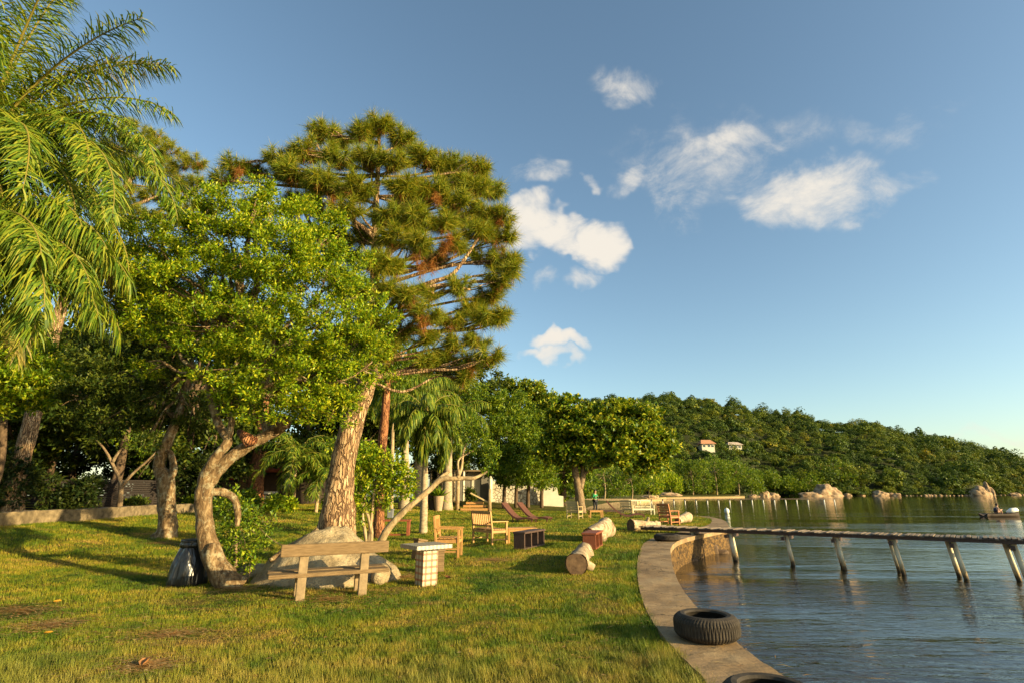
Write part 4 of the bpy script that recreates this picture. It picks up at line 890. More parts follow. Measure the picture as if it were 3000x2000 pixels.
# slatted garden chairs and benches (local: x width, front towards -y)
def garden_chair(name, label, cat, loc, rz, mat, w=.6, d=.52, seat=.42, h=.92, arms=True, slats=6, group='wooden garden seats on the lawn', vertical=True, rake=.12, rails=0):
    t = thing(name, label, cat, loc, rz, group); m = M[mat]; k = .055
    for sx in (-1, 1):
        mb = MB(); mb.beam((sx*w/2, -d/2, 0), (sx*w/2, -d/2, seat+(.22 if arms else 0)), k, k, (0, 1, 0)); mb.build('leg', m, t, bevel=.004, world=False)
        mb = MB(); mb.beam((sx*w/2, d/2, 0), (sx*w/2, d/2, seat), k, k, (0, 1, 0)); mb.beam((sx*w/2, d/2, seat), (sx*w/2, d/2+rake, h), k, k*.95, (0, 1, 0)); mb.build('leg', m, t, bevel=.004, world=False)
        if arms:
            mb = MB(); mb.beam((sx*w/2, -d/2-.05, seat+.24), (sx*w/2, d/2+.03, seat+.25), k*1.3, .03); mb.build('armrest', m, t, bevel=.004, world=False)
    mb = MB()
    for q in range(6): y = -d/2+(q+.5)*d/6; mb.beam((-w/2, y, seat+.015), (w/2, y, seat+.015), d/6*.8, .022)
    mb.build('seat', m, t, world=False)
    mb = MB(); 
    for y in (-d/2, d/2): mb.beam((-w/2+k/2, y, seat-.05), (w/2-k/2, y, seat-.05), .025, .075)
    for sx in (-1, 1): mb.beam((sx*w/2, -d/2+k/2, seat-.05), (sx*w/2, d/2-k/2, seat-.05), .025, .075); mb.beam((sx*w/2, -d/2+k/2, seat*.35), (sx*w/2, d/2-k/2, seat*.35), .022, .035)
    mb.build('frame', m, t, world=False)
    mb = MB(); z0, z1 = seat+.12, h-.04; f = lambda z: d/2+rake*(z-seat)/(h-seat)
    mb.beam((-w/2+k/2, f(z0), z0), (w/2-k/2, f(z0), z0), .03, .05); mb.beam((-w/2+k/2, f(z1), z1), (w/2-k/2, f(z1), z1), .03, .09)
    if vertical:
        for q in range(slats): x = -w/2+w*(q+1)/(slats+1); mb.beam((x, f(z0), z0+.02), (x, f(z1), z1-.04), w/(slats+1)*.5, .016, (1, 0, 0))
    else:
        for q in range(4): z = z0+(z1-z0)*(q+.5)/4; mb.beam((-w/2+k/2, f(z), z), (w/2-k/2, f(z), z), .02, .075)
    mb.build('backrest', m, t, world=False)
    return t
b = gp(1312, 1632); garden_chair('garden_chair', 'honey wood armchair seen side-on beside the tiled table, dark panel under its seat', 'chair', (b[0]+.0, b[1]+.1, 0), R(88), 'wood_honey', .60, .56, .44, .98, True, 5, rake=.06)
b = gp(1430, 1590); garden_chair('garden_bench', 'honey wood two-seat garden bench with upright back slats seen from behind', 'bench', (b[0]+.05, b[1]-.1, 0), R(128), 'wood_honey', 1.02, .55, .43, .98, True, 9, rake=.08)
b = gp(1684, 1518); garden_chair('garden_chair', 'pale yellow wooden armchair beside the bare trunk of the spreading tree', 'chair', (b[0], b[1], 0), R(150), 'wood_pale', .75, .6, .45, 1.0, True, 6, vertical=False)
b = gp(1840, 1507); garden_chair('garden_chair', 'pale yellow armchair partly hidden behind the curved brown lounger', 'chair', (b[0], b[1], 0), R(150), 'wood_pale', .8, .6, .42, 1.0, True, 6, vertical=False)
b = gp(1882, 1507); garden_chair('garden_bench', 'cream painted slatted garden bench facing the water at the lawn edge', 'bench', (b[0], b[1], 0), R(8), 'wood_white', 1.55, .6, .42, 1.02, True, 12)
b = gp(1962, 1536); garden_chair('garden_chair', 'orange-brown wooden armchair alone near the curved tip of the lawn', 'chair', (b[0], b[1], 0), R(125), 'wood_orange', .68, .62, .42, 1.0, True, 6, vertical=False)
def small_table(name, label, loc, rz, mat, w, d, h, group='low wooden tables on the lawn', panel=False):
    t = thing(name, label, 'table' if not panel else 'bench', loc, rz, group); m = M[mat]
    mb = MB()
    for q in range(5): y = -d/2+(q+.5)*d/5; mb.beam((-w/2, y, h), (w/2, y, h), d/5*.9, .03)
    mb.build('tabletop' if not panel else 'seat', m, t, bevel=.003, world=False)
    for sx in (-1, 1):
        for sy in (-1, 1):
            mb = MB(); mb.beam((sx*(w/2-.04), sy*(d/2-.04), 0), (sx*(w/2-.04), sy*(d/2-.04), h-.015), .055, .055, (0, 1, 0)); mb.build('leg', m, t, world=False)
    mb = MB()
    for sy in (-1, 1): mb.beam((-w/2+.06, sy*(d/2-.04), h-.055), (w/2-.06, sy*(d/2-.04), h-.055), .025, .07)
    for sx in (-1, 1): mb.beam((sx*(w/2-.04), -d/2+.06, h-.055), (sx*(w/2-.04), d/2-.06, h-.055), .025, .07)
    mb.build('apron', m, t, world=False)
    return t
b = gp(1527, 1588); small_table('garden_table', 'low honey wood table behind the dark plank bench', (b[0], b[1], 0), R(10), 'wood_honey', .95, .55, .44)
b = gp(1746, 1516); small_table('garden_table', 'small orange wood side table in front of the standing man', (b[0], b[1], 0), R(5), 'wood_honey', .85, .5, .45)
def plank_bench(label, loc, rz, mat, L, w, h, n=3, th=.05):
    t = thing('plank_bench', label, 'bench', loc, rz, 'dark plank benches on the lawn'); m = M[mat]
    mb = MB(); mb.box((0, 0, h), (L, w, th)); mb.build('seat', m, t, bevel=.005, world=False)
    mb = MB(); mb.box((0, 0, .03), (L, w*.9, th*.8)); mb.build('base_plank', m, t, bevel=.005, world=False)
    for k in range(n):
        x = -L/2+.05+(L-.1)*k/(n-1); mb = MB(); mb.box((x, 0, (h-th/2+.05)/2), (.06, w*.86, h-th/2-.05)); mb.build('leg', m, t, world=False)
    return t
b = gp(1553, 1606); plank_bench('dark brown plank bench with open shelf sides in front of the low honey table', (b[0], b[1]+.3, 0), R(64), 'wood_dark', 1.5, .38, .45, 4)
b = gp(1738, 1603); plank_bench('red-brown box bench lying between the two pale logs', (b[0], b[1], 0), R(72), 'wood_red', 1.3, .42, .42, 3)
b = gp(1140, 1568); t = thing('wooden_frame_bench', 'dark red-brown open bench frame behind the leaning trunk', 'bench', (b[0], b[1], 0), R(3))
mb = MB(); mb.box((0, 0, .56), (1.5, .4, .06)); mb.build('seat', M['wood_red'], t, world=False)
for x in (-.68, .68): mb = MB(); mb.box((x, 0, .27), (.09, .34, .52)); mb.build('leg', M['wood_red'], t, world=False)
mb = MB(); mb.box((0, 0, .06), (1.27, .08, .07)); mb.build('stretcher', M['wood_red'], t, world=False)

# loungers: curved slatted profile
def lounger(label, loc, rz, prof, w=.62, mat='lounger'):
    t = thing('sun_lounger', label, 'sun lounger', loc, rz, 'brown wooden sun loungers')
    P = spl(prof, 8); mb = MB()
    for k in range(0, len(P)-1):
        a = P[k]; c = P[k+1]; m_ = (a+c)/2; d = c-a; L = np.linalg.norm(d); ang = math.atan2(d[1], d[0])
        mb.box((m_[0], 0, m_[1]), (L*.8, w, .025), ('Y', -ang))
    mb.build('slats', M[mat], t, world=False)
    for s in (-1, 1):
        mb = MB()
        for k in range(len(P)-1): mb.beam((P[k][0], s*w/2, P[k][1]-.045), (P[k+1][0], s*w/2, P[k+1][1]-.045), .035, .085)
        mb.build('side_rail', M[mat], t, world=False)
    for x in (P[len(P)//3][0], P[-4][0]):
        for s in (-1, 1):
            mb = MB(); zt = float(np.interp(x, P[:, 0], P[:, 1])); mb.beam((x, s*(w/2-.06), 0), (x, s*(w/2-.06), zt-.05), .05, .05, (0, 1, 0)); mb.build('leg', M[mat], t, world=False)
    return t
pr = [(-.95, 1.0), (-.55, .55), (-.2, .28), (.1, .22), (.5, .26), (.85, .20)]
b = gp(1525, 1528); lounger('left one of two tall-backed brown loungers side by side on the lawn', (b[0], b[1], 0), R(-22), pr, .75)
b = gp(1575, 1526); lounger('right one of two tall-backed brown loungers side by side on the lawn', (b[0]-.1, b[1], 0), R(-22), pr, .75)
pr2 = [(-1.25, 1.05), (-.85, .62), (-.4, .28), (.05, .16), (.5, .26), (.9, .24), (1.05, .14)]
b = gp(1838, 1515); lounger('wavy grey-brown lounger lit from the right, before the cream bench', (b[0], b[1], 0), R(-8), pr2, .62)
b = gp(1790, 1502); lounger('dark low lounger seen end-on in shade left of the wavy lounger', (b[0], b[1], 0), R(0), [(-.9, .28), (-.4, .22), (.2, .2), (.9, .2)], .6, 'wood_dark')

# logs
def log(label, pa, pb, ra, rb, stubs=(), seed=0, n=20):
    pa = np.array(pa, float); pb = np.array(pb, float); t = thing('log', label, 'log', (pa+pb)/2*np.array([1, 1, 0]), 0, 'pale logs on the lawn')
    mb = MB(); k = 9; P = [pa+(pb-pa)*s for s in np.linspace(0, 1, k)]; rr = np.linspace(ra, rb, k)*(1+.07*np.sin(np.arange(k)*2.2+seed))
    mb.tube(P, rr, n, .10, seed, cap=False)
    for (s, d, r, l) in stubs:
        p = pa+(pb-pa)*s; d = unit(np.array(d, float)); mb.tube([p, p+d*l*.6, p+d*l], [r*1.2, r, r*.8], 9, .12)
    mb.build('bark', M['log'], t, True)
    ax = unit(pb-pa)
    for p, r, sg in ((pa, ra, -1), (pb, rb, 1)):
        mb = MB(); rg = np.random.default_rng(seed); mb.tube([p+ax*sg*-.05, p+ax*sg*.005], [r*.99, r*.985], n, .06, seed); mb.build('cut_end', M['log_end'], t)
    return t
a = gp(1687, 1688); c = gp(1722, 1640)
log('nearest pale log pointing at the viewer with a dark cut end and a branch stub', (a[0]+.04, a[1]+.2, .19), (c[0]+.02, c[1]+.55, .18), .205, .175, [(.25, (1, -.4, -.5), .1, .34), (.6, (1, -.2, .2), .07, .26)], 1)
a = gp(1735, 1605); c = gp(1785, 1560)
log('big grey-white log behind the red-brown box bench', (at(1742, 1580, 17.3)[0]-.15, 17.5, .22), (at(1775, 1560, 20)[0]-.05, 19.6, .32), .2, .33, [(.25, (1, -.8, -.4), .16, .45)], 2)
a = gp(1850, 1553); log('pale split log lying sideways on the lawn before the orange armchair', (at(1848, 1540, 22.6)[0], 22.6, .22), (at(1930, 1540, 23.4)[0], 23.4, .18), .24, .15, [(.55, (.3, -.2, 1), .07, .34), (.7, (1, .2, .5), .06, .35)], 3)
log('short pale log end behind the orange armchair', (at(1985, 1520, 27)[0], 27, .18), (at(2015, 1512, 29.2)[0], 29.2, .26), .15, .26, [], 4)

# tyres
def tyre(label, loc, R0=.34, H=.235, rz=0, tilt=(0, 0)):
    t = thing('car_tyre', label, 'tyre', loc, rz, 'old tyres lying on the path'); t.rotation_euler = (tilt[0], tilt[1], rz)
    s = H/2; n = 180
    prof = [(.205, .02), (.22, 0), (.26, -.005), (.30, .012), (.33, .04), (.341, .06), (.344, .115), (.341, .17), (.33, .195), (.30, .222), (.26, .238), (.22, .233), (.205, .215), (.235, .19), (.27, .15), (.28, .115), (.27, .08), (.235, .045), (.205, .02)]
    V = []; m_ = len(prof)
    for k in range(n):
        th = 2*math.pi*k/n
        for i, (r, z) in enumerate(prof):
            r = r*R0/.344; z = z*H/.235
            if 4 <= i <= 8:
                blk = (k+(1 if i > 6 else 0)) % 3
                r -= .010 if blk == 0 else 0
                if i == 6: r -= .002
            if i in (3, 9): r -= .004 if k % 3 == 0 else 0
            V.append((r*math.cos(th), r*math.sin(th), z))
    mb = MB(); mb.add(V, [(k*m_+i, ((k+1) % n)*m_+i, ((k+1) % n)*m_+i+1, k*m_+i+1) for k in range(n) for i in range(m_-1)])
    mb.build('tread', M['tyre'], t, False, world=False)
    return t
c = at_z(2073, 1868, .04); tyre('large worn tyre lying flat on the near part of the path by the water', (c[0], c[1], .045), .345)
c = at_z(2262, 2125, .04); tyre('dark tyre just showing at the bottom edge of the picture on the path', (c[0]+.02, c[1], .045), .33)
c = at_z(1958, 1583, .04); tyre('tyre lying on the path under the shore end of the jetty', (c[0], c[1]+.1, .045), .42, .2)

# litter on the lawn
def leaf_obj(label, u, v, s, mat):
    b = gp(u, v); mb = MB(); V = []; 
    for i in range(5):
        for j in range(5):
            x = (i-2)/2; y = (j-2)/2; w = math.sqrt(max(0, 1-x*x*.85)); V.append((x*s, y*s*.55*w, .03+s*.5*(y*y)*w+.15*s*abs(x)))
    mb.add(np.array(V), [(i*5+j, (i+1)*5+j, (i+1)*5+j+1, i*5+j+1) for i in range(4) for j in range(4)])
    o = mb.build('fallen_leaf', M[mat], None, True); o.location = b; o.rotation_euler = (.2, .1, rng.uniform(0, 6)); tag(o, label, 'leaf')
leaf_obj('curled brown dry leaf on the grass near the bottom edge', 426, 1952, .075, 'dry_leaf')
leaf_obj('round yellow-orange leaf on the grass, the farther of two at left', 167, 1768, .045, 'yellow_leaf')
leaf_obj('round yellow-orange leaf on the grass, the nearer of two at left', 140, 1862, .04, 'yellow_leaf')
leaf_obj('brown dry leaf on the grass to the right of the tiled table', 1311, 1697, .07, 'dry_leaf')

# ------------------------------------------------------------------ jetty
ends = [(1812, 1549, .20), (3090, 1578, .42)]
A = at_z(1812, 1551, .20)
def pile_xy(u, v): p = at_z(u, v, WATER); return p
bases = [(2035, 1633, 2012), (2148, 1643, 2145), (2312, 1660, 2292), (2475, 1668, 2447), (2648, 1683, 2612), (2832, 1700, 2795), (3022, 1722, 2985)]
p1 = pile_xy(2148, 1643); p2 = pile_xy(2832, 1700)
dirp = (p2-p1)[:2]; dirp /= np.linalg.norm(dirp); nrm = np.array([-dirp[1], dirp[0]])
line0 = (p1[:2]+nrm*.55)
def onl(s): return line0+dirp*s
s0 = (A[:2]-line0)@dirp
t = thing('jetty', 'long narrow wooden jetty on piles reaching from the path out over the water', 'jetty', (onl(s0)[0], onl(s0)[1], 0))
zd = lambda s: .24+.0105*(s-s0)
mb = MB(); s = s0
k = 0
while s < 24:
    c = onl(s); z = zd(s)+.012*math.sin(k*1.7)+rng.uniform(-.008, .008)
    w = rng.uniform(1.0, 1.08)/2; a = c-nrm*w; b = c+nrm*w
    mb.beam((*a, z), (*b, z), .085, .032); s += .115; k += 1
mb.build('planks', M['deck'], t)
for off in (-.42, .42):
    mb = MB(); a = onl(s0)+nrm*off; b = onl(24)+nrm*off; mb.beam((*a, zd(s0)-.07), (*b, zd(24)-.07), .09, .09); mb.build('beam', M['wood_dark'], t)
for i, (u, v, ut) in enumerate(bases):
    p = pile_xy(u, v); s = (p[:2]-line0)@dirp
    for side in (-1, 1):
        c = onl(s)+nrm*side*.3-dirp*.16*(side > 0)
        top = c-dirp*.12
        bot = c
        d3 = np.array([*(bot-top), WATER-zd(s)]); p0 = np.array([*top, zd(s)-.03]); r = .062 if (i != 1) else .075
        mb = MB(); mb.tube([p0, p0+d3*.34, p0+d3*.68, p0+d3*1.02, p0+d3*1.36], r, 12, .03, i); mb.build('pile', M['post_white'], t, True)
    mb = MB(); a = onl(s-.15)-nrm*.6; b = onl(s-.15)+nrm*.6; mb.beam((*a, zd(s)-.22), (*b, zd(s)-.22), .10, .10); mb.build('crossbeam', M['wood_dark'], t)
for k, (u, v, r) in enumerate(((2000, 1640, (.5, .3, .12)), (2075, 1618, (.45, .4, .38)), (2110, 1618, (.35, .25, .14)))):
    c = at_z(u, v, WATER); rock('water_rock', ['flat dark rock awash below the first jetty pile', 'dark rounded rock in the water behind the jetty piles', 'small dark rock awash right of the rounded one under the jetty'][k], c, r, M['bark_dark'], k, cat='rock', sub=3)
# buoy
c = at_z(2130, 1503, WATER); t = thing('buoy', 'white round mooring buoy floating off the tip of the lawn', 'buoy', c)
mb = MB(); mb.lathe([(.0, -.1), (.16, -.05), (.24, .1), (.28, .28), (.24, .45), (.13, .56), (.0, .6)], 20); mb.build('float', M['white_paint'], t, True, world=False)
mb = MB(); mb.lathe([(.0, .58), (.05, .59), (.05, .68), (.0, .7)], 10); mb.build('top_ring', M['lamp_grey'], t, True, world=False)

# ------------------------------------------------------------------ people
def body(name, label, loc, rz, pts, edges, radii, mat, cloth):
    """pts: joints; skin modifier grows one continuous surface. cloth: list of (name, joint ids, edges, extra radius, material)"""
    t_me = bpy.data.meshes.new(name); t_me.from_pydata(pts, edges, []); t_me.update()
    o = bpy.data.objects.new(name, t_me); COL.objects.link(o); o.location = tuple(loc); o.rotation_euler = (0, 0, rz)
    def skin(ob, rad, root=0):
        ob.modifiers.new('skin', 'SKIN'); 
        for v, r in zip(ob.data.skin_vertices[0].data, rad): v.radius = (r, r)
        ob.data.skin_vertices[0].data[root].use_root = True
        ss = ob.modifiers.new('sub', 'SUBSURF'); ss.levels = 1; ss.render_levels = 2
    o.data.materials.append(mat); skin(o, radii)
    for cn, ids, ex, cm in cloth:
        me = bpy.data.meshes.new(cn); mp = {a: i for i, a in enumerate(ids)}
        me.from_pydata([pts[i] for i in ids], [(mp[a], mp[b]) for a, b in edges if a in mp and b in mp], []); me.update()
        c = bpy.data.objects.new(cn, me); COL.objects.link(c); c.parent = o; c.data.materials.append(cm)
        skin(c, [radii[i]+ex for i in ids])
    tag(o, label, 'person'); return o
pts = [(0, 0, .92), (0, 0, 1.10), (0, -.01, 1.32), (0, -.02, 1.43), (0, -.04, 1.52), (0, -.06, 1.60), (0, -.05, 1.68),     # 0-6 pelvis..head
       (.17, 0, 1.36), (.22, -.04, 1.10), (.12, -.22, 1.18), (.07, -.27, 1.24),                                          # 7-10 arm bent up to the face
       (-.17, 0, 1.36), (-.23, .0, 1.10), (-.14, -.2, 1.12), (-.07, -.26, 1.2),                                         # 11-14
       (.10, 0, .86), (.12, -.02, .50), (.13, .02, .10), (.13, -.12, .04), (-.10, 0, .86), (-.12, .0, .50), (-.12, .05, .10), (-.12, -.09, .04)]
ed = [(0, 1), (1, 2), (2, 3), (3, 4), (4, 5), (5, 6), (2, 7), (7, 8), (8, 9), (9, 10), (2, 11), (11, 12), (12, 13), (13, 14), (0, 15), (15, 16), (16, 17), (17, 18), (0, 19), (19, 20), (20, 21), (21, 22)]
rad = [.14, .13, .15, .06, .07, .10, .075, .065, .048, .036, .035, .065, .048, .036, .035, .085, .06, .042, .035, .085, .06, .042, .035]
b = gp(1745, 1498)
pm = body('person', 'standing man in green jacket and dark trousers, hands raised to his face', (b[0], b[1], b[2]), R(35), pts, ed, rad, M['skin'],
     [('jacket', [0, 1, 2, 7, 8, 9, 11, 12, 13], .022, M['green_cloth']), ('trousers', [0, 15, 16, 17, 19, 20, 21], .02, M['dark_cloth'])])
mb = MB(); mb.tube([(0, -.02, 1.6), (0, -.03, 1.68), (0, -.03, 1.77)], [.09, .11, .05], 12, .03); mb.build('hair', M['hair'], pm, True, world=False)
# boat with seated person
c = at_z(2935, 1512, WATER); t = thing('rowing_boat', 'small low boat with grey hull and white bow on the water', 'boat', c, R(4))
V = []; Fs = []; ns = 13
for i in range(ns):
    s = -1+2*i/(ns-1); hw = .58*(1-max(0, s)**2.4)*(1 if s > -.9 else .85); sh = .30+.28*max(0, s)**2
    V += [(s*1.9, -hw, sh), (s*1.9, -hw*.8, .02), (s*1.9, 0, -.1), (s*1.9, hw*.8, .02), (s*1.9, hw, sh), (s*1.9, hw*.85, sh-.02), (s*1.9, 0, .08), (s*1.9, -hw*.85, sh-.02)]
for i in range(ns-1):
    for j in range(8): Fs.append((i*8+j, i*8+(j+1) % 8, (i+1)*8+(j+1) % 8, (i+1)*8+j))
Fs.append(tuple(range(8))); mb = MB(); mb.add(V, Fs); mb.build('hull', M['dark_wall'], t, True, world=False)
mb = MB(); mb.tube([(.7, 0, .42), (1.2, 0, .56), (1.7, 0, .62), (1.88, 0, .6)], [.12, .25, .22, .08], 12); mb.build('bow_cover', M['white_paint'], t, True, world=False)
mb = MB(); mb.box((-.3, 0, .28), (.25, .95, .04)); mb.build('thwart', M['wood_dark'], t, world=False)
pts = [(0, 0, .12), (.06, 0, .3), (.16, 0, .5), (.24, 0, .6), (.30, 0, .68), (.35, 0, .76), (.33, 0, .84), (.15, .18, .5), (.28, .24, .32), (.5, .2, .34), (.58, .19, .36), (.15, -.18, .5), (.28, -.24, .32), (.5, -.2, .34), (.58, -.19, .36), (.1, .1, .12), (.5, .12, .3), (.55, .12, -.02), (.1, -.1, .12), (.5, -.12, .3), (.55, -.12, -.02)]
ed = [(0, 1), (1, 2), (2, 3), (3, 4), (4, 5), (5, 6), (2, 7), (7, 8), (8, 9), (9, 10), (2, 11), (11, 12), (12, 13), (13, 14), (0, 15), (15, 16), (16, 17), (0, 18), (18, 19), (19, 20)]
rad = [.15, .14, .15, .06, .07, .10, .08, .06, .05, .04, .04, .06, .05, .04, .04, .08, .07, .05, .08, .07, .05]
loc = np.array(c)+np.array([-.5, 0, .32])
pb_ = body('person', 'person hunched forward on the seat of the small boat', loc, R(4), pts, ed, rad, M['skin'], [('vest', [0, 1, 2], .03, M['fabric_navy']), ('shorts', [0, 15, 18], .03, M['fabric_navy'])])
mb = MB(); mb.tube([(.31, 0, .75), (.29, 0, .84), (.31, 0, .93)], [.09, .11, .05], 12); mb.build('hair', M['hair'], pb_, True, world=False)

# ------------------------------------------------------------------ buildings, walls, fences near the lawn
# low stone wall on the left
P = [gp(-60, 1548), gp(0, 1541), gp(60, 1537), gp(110, 1531), gp(250, 1524), gp(340, 1516), gp(440, 1507), gp(570, 1500)]
t = thing('low_wall', 'low weathered stone retaining wall curving along the left side of the lawn', 'wall', P[0])
mb = MB(); P = spl(P, 5); V = []
for k, p in enumerate(P):
    q = P[min(k+1, len(P)-1)]-P[max(k-1, 0)]; nn = np.array([-q[1], q[0]]); nn /= np.linalg.norm(nn); h = .40+.015*math.sin(k*1.9)
    a = p[:2]; b = p[:2]+nn*.3
    V += [(*a, p[2]-.1), (*a, p[2]+h), (*b, p[2]+h), (*b, p[2]-.1)]
Fs = [(k*4+j, k*4+j+1, k*4+5+j, k*4+4+j) for k in range(len(P)-1) for j in range(3)]+[(0, 3, 2, 1), tuple(len(V)-4+j for j in range(4))]
mb.add(V, Fs); mb.build('masonry', M['kerb'], t)
# slatted fence behind it, the shade there put into its colour
def slat_fence(label, ua, ub, Y0, Y1, z0, z1, n, mat='wood_dark', posts=6, name='slat_fence'):
    a = at(ua, 1440, Y0); b = at(ub, 1440, Y1); t = thing(name, label, 'fence', (a[0], a[1], z0))
    mb = MB()
    for k in range(n): z = z0+(z1-z0)*(k+.5)/n; mb.beam((a[0], a[1], z), (b[0], b[1], z), .03, (z1-z0)/n*(.62 if mat != 'fence_shaded' else .80))
    mb.build('slats', M[mat], t)
    for k in range(posts):
        s = k/(posts-1); p = a+(b-a)*s; mb = MB(); mb.box((p[0], p[1]+.06, (z0+z1)/2), (.09, .08, z1-z0+.1)); mb.build('post', M['wood_dark'], t)
slat_fence('long dark horizontal slat fence with deep shade in its colour, behind the low wall', -100, 560, 25, 31, .6, 2.2, 14, 'fence_shaded')
slat_fence('weathered grey slat screen left of the orange trunk, below the red window', 625, 725, 37, 37, .55, 2.25, 12, 'plank_old', 3, 'slat_screen')
slat_fence('short pale veranda railing right of the orange trunk', 745, 812, 37.5, 37.5, .75, 1.65, 3, 'white_paint', 3, 'veranda_railing')
# hut
c = at(760, 1400, 41); s = pxm(41)
t = thing('hut', 'dark wooden hut with a red tiled roof and a red window behind the orange trunk', 'hut', (c[0], c[1], .5))
mb = MB(); x0 = at(625, 1400, 41)[0]; x1 = at(905, 1400, 41)[0]; cx = (x0+x1)/2; w = x1-x0
mb.box((cx, 43, 2.0), (w, 4, 3.0)); mb.build('wall', M['dark_wall'], t)
zt = at(700, 1365, 41)[2]; zr = at(700, 1300, 43)[2]
mb = MB(); mb.add([(x0-.6, 40.2, zt-.3), (x1+.6, 40.2, zt-.3), (x1+.6, 45.8, zt-.3), (x0-.6, 45.8, zt-.3), (x0+1, 43, zr), (x1-1, 43, zr), (x0-.6, 40.2, zt-.45), (x1+.6, 40.2, zt-.45), (x1+.6, 45.8, zt-.45), (x0-.6, 45.8, zt-.45)],
   [(0, 1, 5, 4), (1, 2, 5), (2, 3, 4, 5), (3, 0, 4), (6, 7, 1, 0), (7, 8, 2, 1), (8, 9, 3, 2), (9, 6, 0, 3), (9, 8, 7, 6)]); mb.build('roof', M['roof_red'], t)
p = at(697, 1377, 40.95); f = None
mb = MB()
ww = 42*s; hh = 40*s
for x in (-1, -.33, .33, 1): mb.box((p[0]+x*ww/2, 40.94, p[2]-hh*.1), (.1, .1, hh))
for z in (-.5, 0, .5): mb.box((p[0], 40.93, p[2]-hh*.1+z*hh), (ww, .09, .1))
fr_ = mb.build('window', M['red_paint'], t)
mb = MB(); mb.box((p[0], 40.975, p[2]-hh*.1), (ww*.98, .03, hh*.98)); gl = mb.build('pane', M['white_paint'], fr_, world=False)
gl.data.transform(Matrix.Translation(-Vector(t.location)))
mb = MB(); p = at(845, 1390, 40.95); mb.box((p[0], 40.95, p[2]-.2), (1.0, .08, 1.6)); mb.build('door', M['lamp_grey'], t)
# grey store building and stone wall on the right of the palms
Yw = 60
def WX(u): return at(u, 1440, Yw)[0]
t = thing('store_building', 'grey walled store with posts and a pale doorway patch behind the palm group', 'building', (WX(1300), Yw, 0))
zt = at(1350, 1380, Yw)[2]; mb = MB(); mb.box(((WX(1255)+WX(1430))/2, Yw+3, zt/2), (WX(1430)-WX(1255), 5, zt)); mb.build('wall', M['grey_wall'], t)
mb = MB(); mb.box(((WX(1255)+WX(1440))/2, Yw+2.8, zt+.09), (WX(1440)-WX(1255), 6.4, .16)); mb.build('roof', M['conc'], t)
mb = MB(); mb.box((WX(1393), Yw+.46, at(1393, 1430, Yw)[2]), (WX(1405)-WX(1380), .06, 2.0)); mb.build('door', M['plaster'], t)
for u in (1262, 1282, 1295, 1330, 1358, 1437):
    mb = MB(); mb.tube([(WX(u), Yw-.3, 0), (WX(u), Yw-.3, zt)], [.14 if u != 1437 else .22]*2, 10); mb.build('post', M['plaster'] if u > 1350 else M['bark_pale'], t, True)
t = thing('stone_wall', 'white and pale rubble stone wall with a tall plastered end behind the row of trees', 'wall', (WX(1500), Yw, 0))
mb = MB(); a = at(1440, 1483, 60); z1 = at(1500, 1408, 60)[2]; x0 = WX(1442); x1 = WX(1612)
mb.box(((x0+x1)/2, 60, z1/2-.1), (x1-x0, .4, z1+.2)); mb.build('masonry', M['stone_wall'], t)
mb = MB(); xs = [WX(u) for u in (1590, 1592, 1600, 1612, 1622, 1632, 1636, 1650)]; zs = [at(u, v, 57)[2] for u, v in ((1590, 1440), (1592, 1425), (1600, 1412), (1612, 1412), (1622, 1415), (1632, 1425), (1636, 1450), (1648, 1452))]
for yy in (58.2, 58.7): mb.add([(x*.97, yy, -.1) for x in xs]+[(x*.97, yy, z) for x, z in zip(xs, zs)], [])
m_ = len(xs); Fs = []
for k in range(m_-1): Fs += [(k, k+1, m_+k+1, m_+k), (2*m_+k+1, 2*m_+k, 3*m_+k, 3*m_+k+1), (m_+k, m_+k+1, 3*m_+k+1, 3*m_+k)]
Fs += [(0, m_, 3*m_, 2*m_), (m_-1, 3*m_-1, 4*m_-1, 2*m_-1)]; mb.f = Fs; mb.build('plastered_end', M['plaster'], t)
# wooden steps with rails, pots
b = gp(1385, 1496); t = thing('wooden_steps', 'small honey wood steps with slanting pale handrails at the edge of the lawn', 'steps', (b[0], b[1], b[2]))
for k in range(3): mb = MB(); mb.box((b[0]+.1, b[1]+.3*k, b[2]+.13+.22*k), (2.0-.35*k, .4, .16)); mb.build('step', M['wood_honey'], t)
for (x, h) in ((-1.15, 3.0), (1.25, 1.6)): mb = MB(); mb.tube([(b[0]+x, b[1], b[2]-.05), (b[0]+x, b[1], b[2]+h)], [.15, .12], 10); mb.build('post', M['bark_pale'], t, True)
for (x0_, x1_) in ((-2.6, -1.2), (-.2, 1.2)): mb = MB(); mb.beam((b[0]+x0_, b[1]+.1, b[2]+1.3), (b[0]+x1_, b[1]+.1, b[2]+.6), .08, .10); mb.build('handrail', M['wood_pale'], t)
for (u, v, r, lab) in ((1284, 1495, .38, 'clay pot with spiky plant beside the swollen palm base'), (1268, 1493, .42, 'dark plant pot left of the clay pot')):
    b = gp(u, v); t = thing('plant_pot', lab, 'plant pot', b)
    mb = MB(); mb.lathe([(0, 0), (r*.65, 0), (r, 1.0), (r*.9, 1.0), (r*.6, .85), (0, .85)], 20); mb.build('pot', M['terracotta'] if u == 1284 else M['dark_wall'], t, world=False)
    c_ = np.repeat(np.array([[0, 0, .9]]), 16, 0)+np.array(b); mb = MB(); np_obj('plant', leaf_quads(c_, np.tile([0, 0, 1.], (16, 1)), 3, .9, .1, .6, .05), 4, M['leaf_mid'], t)

